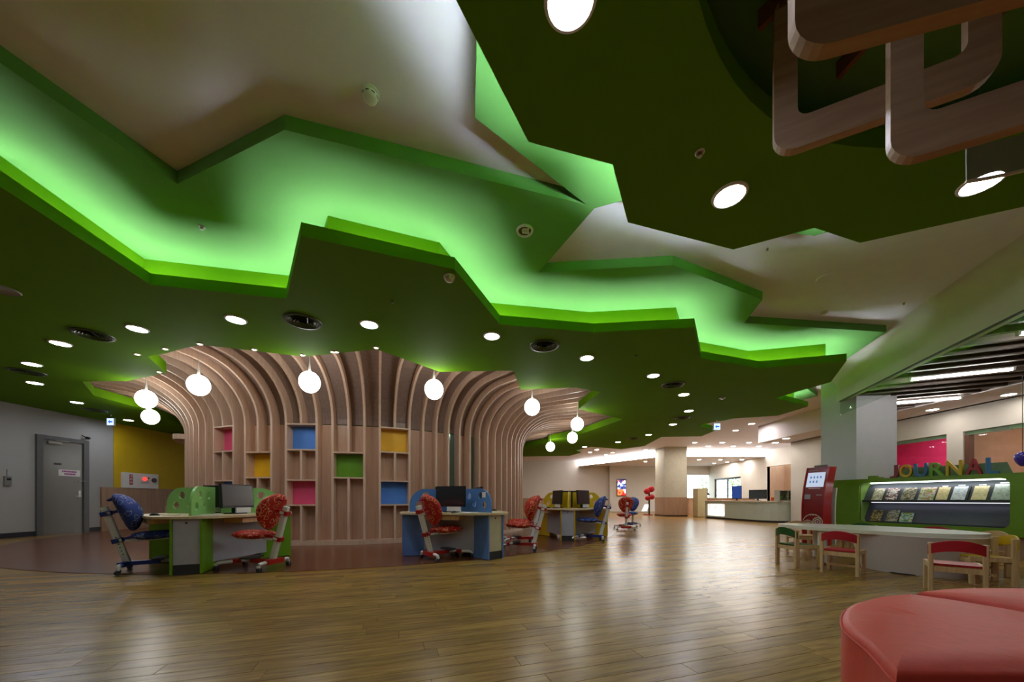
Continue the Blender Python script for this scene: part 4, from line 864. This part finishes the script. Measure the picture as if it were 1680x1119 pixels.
for a in ((1433, 1, 0.16, hA, ((220, 214, 180), (150, 160, 110), (196, 150, 120), (235, 230, 215)), 'pale floral magazine, first on the upper shelf'), (1456, 1, 0.17, hA, ((60, 30, 30), (220, 200, 190), (150, 70, 60), (240, 235, 230)), 'dark brown magazine with white pictures, second on the upper shelf'),
          (1483, 1, 0.18, hA, ((110, 120, 80), (180, 176, 150), (220, 190, 170), (90, 80, 60)), 'olive landscape magazine, third on the upper shelf'), (1513, 1, 0.2, hA, ((214, 216, 200), (120, 170, 70), (230, 190, 190), (170, 130, 80)), 'white and green magazine, fourth on the upper shelf'),
          (1431, 0, 0.16, 0.24, ((190, 160, 60), (80, 60, 70), (220, 210, 180), (120, 110, 60)), 'yellow and brown magazine, first on the lower shelf'), (1457, 0, 0.17, 0.25, ((150, 150, 110), (110, 100, 80), (200, 200, 190)), 'grey-green magazine, second on the lower shelf'),
          (1480, 0, 0.18, 0.2, ((120, 190, 220), (240, 200, 60), (230, 240, 240), (90, 150, 70)), 'blue magazine with a yellow flower, on the lower shelf')): magazine(*a)
for a in ((1539, 1, 0.14, 0.27, ((236, 214, 160), (240, 222, 176), (214, 190, 130)), 'framed cream card, first from the left'), (1566, 1, 0.16, 0.28, ((232, 236, 240), (240, 244, 248), (190, 196, 206)), 'framed white card with a blue edge, second from the left'),
          (1600, 1, 0.16, 0.28, ((236, 220, 170), (240, 226, 184), (214, 196, 140)), 'framed cream card, third from the left'), (1636, 1, 0.19, 0.31, ((206, 214, 206), (218, 224, 216), (170, 180, 172)), 'framed pale grey card at the right end')): magazine(*a, framed=True, scale=60)
# letters on top of the wall
LET = [('J', 1463, 763, (120, 30, 40), 'dark red'), ('O', 1482, 762, (196, 150, 20), 'golden yellow'), ('U', 1506, 760, (50, 100, 140), 'blue'), ('R', 1533, 758.5, (104, 156, 40), 'light green'), ('N', 1561, 755, (196, 160, 20), 'yellow'), ('A', 1593.5, 752.5, (150, 28, 40), 'red'), ('L', 1624, 750, (50, 104, 150), 'blue')]
for ch, u, vt, c, cn in LET:
    s_, _ = jray(u, 780); z1 = jray(u, vt)[1]; hh = z1 - ztop
    me = text_mesh('letter', ch, 1.0, 0.3, 0.02); xs = [v.co.x for v in me.vertices]; ys = [v.co.y for v in me.vertices]; x0, x1, y0, y1 = min(xs), max(xs), min(ys), max(ys)
    ww = hh * (0.72 if ch not in 'JL' else 0.5)
    zs = [v.co.z for v in me.vertices]; 
    for v in me.vertices:
        x_, y_, z_ = v.co; v.co = (-(x_ - (x0 + x1) / 2) / (x1 - x0) * ww, z_ / (max(zs) - min(zs)) * 0.055, (y_ - y0) / (y1 - y0) * hh)
    me.flip_normals() if False else None
    t = link('letter', me, mat('letter_' + ch, c, 0.4), None, jworld(s_, -0.09, ztop), JA); tag(t, '%s solid letter %s standing on the green journal wall' % (cn, ch), 'letter')
s0, s1 = jray(1452, 780)[0], jray(1650, 780)[0]
t = thing('backing_board', 'grey-green tilted board behind the standing letters', 'board', jworld((s0 + s1) / 2, -0.24, ztop), JA)
q = abs(s0 - s1) / 2; obj('board', MB().prism([(-q, 0), (q, 0), (q - 0.06, 0.19), (-q + 0.06, 0.19)], -0.008, 0.008, M=Mj), mat('sage_board', (104, 128, 100), 0.5), t)
s_, _ = jray(1428, 780); t = thing('letter_block', 'small green block on the left top of the journal wall', 'block', jworld(s_, -0.09, ztop), JA); obj('block', MB().box((0, 0, 0.03), (0.12, 0.1, 0.06)).box((-0.1, 0, 0.015), (0.08, 0.1, 0.03)), jm, t)

# ------------------------------------------------------------------ red self-service kiosk
kk = thing('kiosk', 'dark red curved self-service kiosk with a lit screen', 'kiosk', (6.34, 7.44, 0), JA)   # front is local +y
RED = mat('kiosk_red', (128, 14, 26), 0.3, coat=0.3); REDS = mat('kiosk_side', (180, 24, 30), 0.3, coat=0.3)
prof_ = [(0.16, 0.0), (0.16, 0.25), (0.175, 0.55), (0.165, 0.85), (0.12, 1.15), (0.05, 1.42), (0.0, 1.58)]
pr_s = curve(prof_, 5); bk_ = [(y - 0.2 if z > 0.9 else y - 0.2, z) for y, z in pr_s]
W = 0.42
def kp_(poly, x0, x1): return MB().add([(x0, y, z) for y, z in poly] + [(x1, y, z) for y, z in poly], [tuple(range(len(poly))), tuple(reversed(range(len(poly), 2 * len(poly))))] + [(i, i + len(poly), (i + 1) % len(poly) + len(poly), (i + 1) % len(poly)) for i in range(len(poly))])
sec = pr_s + list(reversed(bk_))
obj('body', kp_(sec, -W / 2 + 0.02, W / 2 - 0.02), RED, kk, True)
for s_ in (-1, 1): obj('side_cheek', kp_([(y + (0.012 if i < len(pr_s) else -0.005), z) for i, (y, z) in enumerate(sec)], s_ * (W / 2 - 0.02), s_ * W / 2), REDS, kk)
def yk(z):
    for (y0, z0), (y1, z1) in zip(pr_s, pr_s[1:]):
        if z0 <= z <= z1: return y0 + (y1 - y0) * (z - z0) / (z1 - z0)
    return 0
def kplate(mb_w, z0, z1, x0, name, m_, off=0.004, th=0.004):
    a, b_ = (yk(z0) + off, z0), (yk(z1) + off, z1)
    return obj(name, MB().add([(x0 - mb_w / 2, a[0], a[1]), (x0 + mb_w / 2, a[0], a[1]), (x0 + mb_w / 2, b_[0], b_[1]), (x0 - mb_w / 2, b_[0], b_[1]), (x0 - mb_w / 2, a[0] - th, a[1]), (x0 + mb_w / 2, a[0] - th, a[1]), (x0 + mb_w / 2, b_[0] - th, b_[1]), (x0 - mb_w / 2, b_[0] - th, b_[1])],
               [(3, 2, 1, 0), (4, 5, 6, 7), (0, 1, 5, 4), (1, 2, 6, 5), (2, 3, 7, 6), (3, 0, 4, 7)]), m_, kk)
scr = kplate(0.32, 1.17, 1.47, 0.0, 'screen', glow('kiosk_screen', (198, 210, 230), 0.75), 0.012)
for k in range(7):
    x_ = (0.09, 0.03, -0.03, -0.09, 0.09, 0.03, -0.03)[k]; zc = 1.37 if k < 4 else 1.28
    obj('icon', MB().box((x_, yk(zc) + 0.0135, zc), (0.026, 0.003, 0.045), rx=R(14)), glow('icon_blue', (90, 130, 190), 0.7), scr)
kplate(0.22, 1.135, 1.148, 0.0, 'slot_bar', PLASTW, 0.008); kplate(0.18, 1.50, 1.525, 0.07, 'name_plate', mat('plate_tan', (150, 110, 96), 0.5), 0.008)
kplate(0.11, 0.92, 1.02, 0.11, 'card_reader', mat('pale_grey', (150, 150, 150), 0.5), 0.01); kplate(0.1, 1.0, 1.008, -0.1, 'slot_bar', PLASTW, 0.008)
CREAM = mat('cream_print', (206, 186, 170), 0.6)
def ringp(x0, zc, r0, r1, a0=0, a1=360, name='printed_ring'):
    n_ = 28; pts_ = []
    for rr in (r0, r1): pts_.append([(x0 + rr * cos(R(a0 + (a1 - a0) * k / n_)), zc + rr * sin(R(a0 + (a1 - a0) * k / n_))) for k in range(n_ + 1)])
    vs_ = [(x_, yk(max(0.01, min(1.5, z_))) + 0.006, z_) for x_, z_ in pts_[0] + pts_[1]]; m_ = n_ + 1
    obj(name, MB().add(vs_, [(k, k + 1, k + 1 + m_, k + m_) for k in range(n_)]), CREAM, kk)
ringp(-0.0, 0.42, 0.18, 0.196, 15, 165); 
for x_, zc in ((-0.09, 0.46), (0.09, 0.40)): ringp(x_, zc, 0.075, 0.095); ringp(x_, zc, 0.035, 0.06); ringp(x_, zc, 0.0, 0.018)
for a in (70, 90, 110): ringp(-0.01 + 0.05 * cos(R(a)) * 3, 0.60, 0.0, 0.016)
for x_ in (-0.02, 0.02, 0.06): ringp(x_, 0.20, 0.03, 0.042, 200, 340)
obj('white_back', kp_([(y - 0.28, z) for y, z in pr_s if z < 1.2] + list(reversed([(y - 0.31, z) for y, z in pr_s if z < 1.2])), -W / 2 - 0.02, W / 2 + 0.02), PLASTW, kk)
obj('top_sign', MB().box((0.0, -0.08, 1.60), (0.22, 0.05, 0.05)), mat('sign_grey', (120, 116, 108), 0.5), kk)

# ------------------------------------------------------------------ left wall: door, panel, intercom
GDOOR = mat('grey_door', (112, 112, 104), 0.28, coat=0.25, var=0.03); GFR = mat('grey_frame', (96, 98, 96), 0.4)
ya, yb, DH = lw(57), lw(143), 2.55
dr = struct(obj('door_1', MB().box((LX + 0.03, ya + 0.06, DH / 2), (0.06, 0.12, DH)).box((LX + 0.03, yb - 0.06, DH / 2), (0.06, 0.12, DH)).box((LX + 0.03, (ya + yb) / 2, DH - 0.05), (0.06, yb - ya - 0.24, 0.10)), GFR), 'grey door frame in the white left wall')
leaf = obj('door_leaf', MB().box((LX + 0.012, (ya + yb) / 2, (DH - 0.1) / 2), (0.02, yb - ya - 0.24, DH - 0.1)), GDOOR, dr)
obj('door_closer', MB().box((LX + 0.05, ya + 0.35, DH - 0.17), (0.05, 0.28, 0.06)).box((LX + 0.06, ya + 0.5, DH - 0.1), (0.02, 0.3, 0.02)), STEEL, leaf)
obj('lever_handle', MB().cyl((LX + 0.02, yb - 0.2, 1.0), (LX + 0.08, yb - 0.2, 1.0), 0.012).box((LX + 0.08, yb - 0.27, 1.0), (0.016, 0.14, 0.02)).box((LX + 0.026, yb - 0.2, 1.06), (0.01, 0.05, 0.18)), STEEL, leaf)
obj('door_bolt', MB().box((LX + 0.05, yb - 0.14, 1.42), (0.02, 0.2, 0.015)), STEEL, leaf)
yp0, yp1 = lw(94), lw(130)
plq = obj('notice', MB().box((LX + 0.026, (yp0 + yp1) / 2, 1.62), (0.006, yp1 - yp0, 0.17)), PLASTW, leaf)
MAG = mat('magenta_print', (160, 60, 130), 0.6)
for r_ in range(2):
    for k in range(9 - r_ * 2): obj('printed_mark', MB().box((LX + 0.030, yp0 + 0.09 + r_ * 0.05 + k * (yp1 - yp0 - 0.16) / 9, 1.655 - 0.065 * r_), (0.002, 0.028, 0.045)), MAG, plq)
pl2 = obj('name_plate', MB().box((LX + 0.025, lw(93), 1.84), (0.004, 0.16, 0.05)), mat('dark_print', (70, 66, 60), 0.5), leaf)
t = thing('security_camera', 'small black camera above the grey door', 'camera', (LX + 0.09, yb - 0.06, DH + 0.07)); obj('body', MB().ell((0, 0, 0), (0.05, 0.06, 0.04), 14, 8), BLACK, t, True); obj('arm', MB().cyl((0, -0.03, 0), (-0.09, -0.06, 0.07), 0.012), BLACK, t)
y_ = lw(11); t = thing('intercom', 'small wall intercom at the left picture edge', 'intercom', (LX, y_, 1.35)); obj('case', MB().box((0.02, 0, 0), (0.04, 0.12, 0.22)), mat('intercom_grey', (128, 128, 124), 0.5), t); obj('display', MB().box((0.042, 0.01, 0.04), (0.004, 0.07, 0.05)), BLACK, t); obj('aerial', MB().cyl((0.02, 0.0, 0.11), (0.02, 0, 0.27), 0.008), GREY, t)
y0, y1 = lw(197), lw(256); t = thing('fire_cabinet', 'white fire-hose cabinet with a red lamp on the yellow wall', 'cabinet', (LX + 0.06, (y0 + y1) / 2, 1.27)); w_ = y1 - y0
obj('body', MB().box((-0.01, 0, 0.235), (0.06, w_, 0.47)), PLASTW, t)
rp_ = obj('red_label', MB().box((0.022, -w_ * 0.28, 0.26), (0.004, 0.10, 0.32)), mat('sign_red', (170, 40, 44), 0.5), t)
for k, ch in enumerate('消防栓'):
    me = text_mesh('character', ch, 0.085, 0.004)
    for v in me.vertices: x__, y__, z__ = v.co; v.co = (z__ + 0.026, x__, y__ + 0.34 - 0.1 * k)
    if len(me.vertices): link('character', me, PLASTW, t, (0, -w_ * 0.28, 0))
obj('lamp', MB().ell((0.03, w_ * 0.09, 0.30), (0.05, 0.06, 0.06), 14, 10), glow('red_lamp', (255, 60, 50), 1.6), t, True)
obj('bell', MB().cyl((0.02, w_ * 0.36, 0.27), (0.05, w_ * 0.36, 0.27), 0.075, 20), mat('bell_brown', (70, 44, 44), 0.4), t); obj('button', MB().cyl((0.02, w_ * 0.2, 0.33), (0.035, w_ * 0.2, 0.33), 0.025, 12), DARK, t)
for k in range(3): obj('printed_mark', MB().box((0.022, w_ * 0.1, 0.15 + 0.04 * k), (0.003, 0.28, 0.012)), mat('pale_print', (150, 140, 140), 0.6), t)
t = thing('cardboard_box', 'small brown box on the floor behind the green desk', 'box', (-5.95, 6.6, 0), 0.3); obj('carton', MB().box((0, 0, 0.4), (0.5, 0.35, 0.8)), WAINS, t); obj('tray', MB().box((0, 0, 0.83), (0.36, 0.3, 0.18)), mat('brown_tray', (120, 92, 58), 0.6), t)

# ------------------------------------------------------------------ reception and far things
FROSTG = mat('frosted_green_panel', (184, 196, 184), 0.25, coat=0.4, var=0.02)
rc = thing('reception_counter', 'long curved pale reception counter with a glowing picture', 'counter', (10.2, 15.5, 0)); o_ = (10.2, 15.5)
line = [(9.4, 17.5), (9.62, 16.0), (9.82, 14.7)] + [(9.82 + 0.9 - 0.9 * cos(R(a)), 14.7 - 0.9 * sin(R(a))) for a in (15, 30, 45, 60, 75, 90)] + [(11.6, 13.78)]
loc_ = [(x - o_[0], y - o_[1]) for x, y in line]
obj('front', MB().wall(loc_, 0.08, 0.80, 0.06), FROSTG, rc); obj('plinth', MB().wall(offs(loc_, 0.03), 0.0, 0.08, 0.05), DARK, rc)
obj('worktop', MB().prism(offs(loc_, -0.03) + list(reversed(offs(loc_, 0.6))), 0.80, 0.85), mat('counter_top', (196, 190, 168), 0.35), rc); obj('end_panel', MB().wall([loc_[0], offs(loc_, 0.6)[0]], 0.0, 0.8, -0.04), FROSTG, rc)
dv = (Vector(line[1]) - Vector(line[0])); a_ = atan2(dv.y, dv.x); pos = Vector(line[0]) + dv.normalized() * 0.75
PIC = cells('counter_picture', ((250, 246, 240), (252, 250, 246), (244, 214, 206), (248, 246, 240), (214, 214, 210)), 5, 0.4, emit=0.9)
obj('glowing_picture', MB().prism(rrect(-0.55, 0.14, 0.55, 0.70, 0.06), 0, 0.012, M=Matrix.Translation((pos.x - o_[0], pos.y - o_[1], 0)) @ Matrix.Rotation(a_, 4, 'Z') @ Matrix.Translation((0, -0.005, 0)) @ Matrix.Rotation(R(90), 4, 'X')), PIC, rc)['label'] = 'glowing white picture of trees'
monitor(11.35, 16.6, R(-130), 'black monitor on the reception counter', 0.7, 0.42, 0.85, card=False); monitor(10.75, 17.2, R(-120), 'tall blue-screen monitor on the reception counter', 0.4, 0.62, 0.85, glow('blue_screen', (60, 90, 170), 0.5), card=False)
OR = mat('orange_leather', (188, 74, 18), 0.5)
for k, (x, y, w_) in enumerate(((11.55, 15.4, 0.75), (12.25, 14.6, 0.5))):
    t = thing('office_chair', ('wide orange chair back behind the reception counter', 'smaller orange chair back at the right behind the counter')[k], 'chair', (x, y, 0), R(-125)); obj('backrest', MB().rbox((0, 0, 0.75), (0.07, w_, 0.5), 0.03), OR, t); obj('seat', MB().rbox((-0.27, 0, 0.46), (0.48, w_, 0.1), 0.06), OR, t); obj('pedestal', MB().cyl((-0.27, 0, 0.03), (-0.27, 0, 0.42), 0.03).lathe([(0.25, 0), (0.25, 0.02), (0.05, 0.05)], 18, (-0.27, 0, 0)), STEEL, t)
t = thing('planter_shelf', 'small open shelf box with green plants on the counter end', 'shelf', (10.62, 13.95, 0.85)); obj('case', frame_rect(MB(), 'x', 0, -0.35, 0.35, 0.0, 0.42, 0.03, 0.28).box((0, 0, 0.21), (0.03, 0.26, 0.36)).box((0, 0.13, 0.21), (0.68, 0.02, 0.4)), mat('shelf_grey', (150, 150, 136), 0.5), t)
mb = MB()
for k in range(90):
    p = Vector((random.uniform(-0.3, 0.3), random.uniform(-0.1, 0.08), random.uniform(0.04, 0.3))); d_ = Vector((random.uniform(-1, 1), random.uniform(-1, 1), random.uniform(0, 1.5))).normalized() * 0.07; e_ = d_.orthogonal().normalized() * 0.02; mb.add([p - d_, p + e_, p + d_, p - e_], [(0, 1, 2, 3)])
obj('foliage', mb, mat('leaf_green', (96, 128, 48), 0.6, var=0.3), t)['kind'] = 'stuff'
t = thing('tall_cabinet', 'narrow cream cabinet beside the far pillar', 'cabinet', (9.72, 18.6, 0)); obj('body', MB().box((0, 0, 0.75), (0.48, 0.5, 1.46)), mat('cream_cabinet', (206, 196, 156), 0.5), t); obj('foot', MB().box((0, 0, 0.01), (0.44, 0.46, 0.02)), DARK, t)
t = thing('back_counter', 'low wood-fronted counter behind the reception', 'counter', (12.4, 21.5, 0)); obj('body', MB().box((0, 0, 0.48), (3.9, 0.5, 0.96)), WAINS, t); obj('top', MB().box((0, 0, 0.98), (4.0, 0.6, 0.04)), mat('counter_top', (196, 190, 168), 0.35), t)
t = thing('star_ornament', 'dark blue star-shaped ornament on the back counter', 'ornament', (11.4, 21.3, 1.0)); obj('star', MB().prism([((0.32 if k % 2 else 0.17) * cos(k * pi / 5 + 0.3), (0.32 if k % 2 else 0.17) * sin(k * pi / 5 + 0.3) + 0.28) for k in range(10)], -0.06, 0.06, M=Mj), mat('navy', (24, 50, 84), 0.5), t)
t = thing('wall_display', 'upright lit red and blue advertising screen on the pilaster', 'display screen', (7.93, BY - 0.46, 1.14)); obj('case', MB().rbox((0, 0.02, 0.62), (0.68, 0.06, 1.24), 0.02), BLACK, t)
for k, (z0, z1, cs) in enumerate(((0.05, 0.5, ((220, 50, 46), (236, 120, 60), (200, 30, 40), (240, 236, 230))), (0.5, 0.9, ((60, 70, 140), (230, 230, 240), (40, 50, 110), (90, 120, 190))), (0.9, 1.19, ((50, 40, 110), (220, 90, 60), (80, 70, 130), (235, 230, 235))))):
    obj('screen_picture', MB().box((0, -0.014, (z0 + z1) / 2), (0.6, 0.008, z1 - z0)), cells('ad_%d' % k, cs, 5 + k, 0.4, emit=1.3), t)
t = thing('red_heart_stand', 'red heart-shaped display figure with a white sign beside the far pillar', 'display figure', (7.85, 20.9, 0)); RH = mat('heart_red', (196, 30, 44), 0.4)
obj('post', MB().cyl((0.12, 0, 0), (0.12, 0, 1.4), 0.05), mat('dark_brown', (70, 48, 36), 0.5), t)
for x, z, r_ in ((0.0, 1.38, 0.2), (0.24, 1.5, 0.2), (0.05, 0.98, 0.17), (0.28, 1.05, 0.17)): obj('heart_lobe', MB().ell((x, 0, z), (r_, 0.1, r_ * 0.9), 18, 10), RH, t, True)
obj('white_sign', MB().prism([(-0.32, 0.22), (-0.02, 0.22), (0.14, 0.62), (-0.14, 0.62)], -0.02, 0.02, M=Mj), glow('white_sign_face', (250, 248, 240), 1.0), t); obj('foot', MB().rbox((0.05, 0, 0.02), (0.5, 0.3, 0.04), 0.05), RH, t)
t = thing('purple_ornament', 'purple rounded ornament at the right picture edge above the letters', 'ornament', (8.9, 6.27, 1.62)); obj('bulb', MB().ell((0, 0, 0), (0.09, 0.09, 0.13), 18, 12, f=lambda q: Vector((q.x * (1 + q.z * 2.4), q.y * (1 + q.z * 2.4), q.z))), mat('purple', (58, 40, 150), 0.25, coat=0.4), t, True); obj('cord', MB().cyl((0, 0, 0.12), (0, 0, 1.5), 0.004), DARK, t)
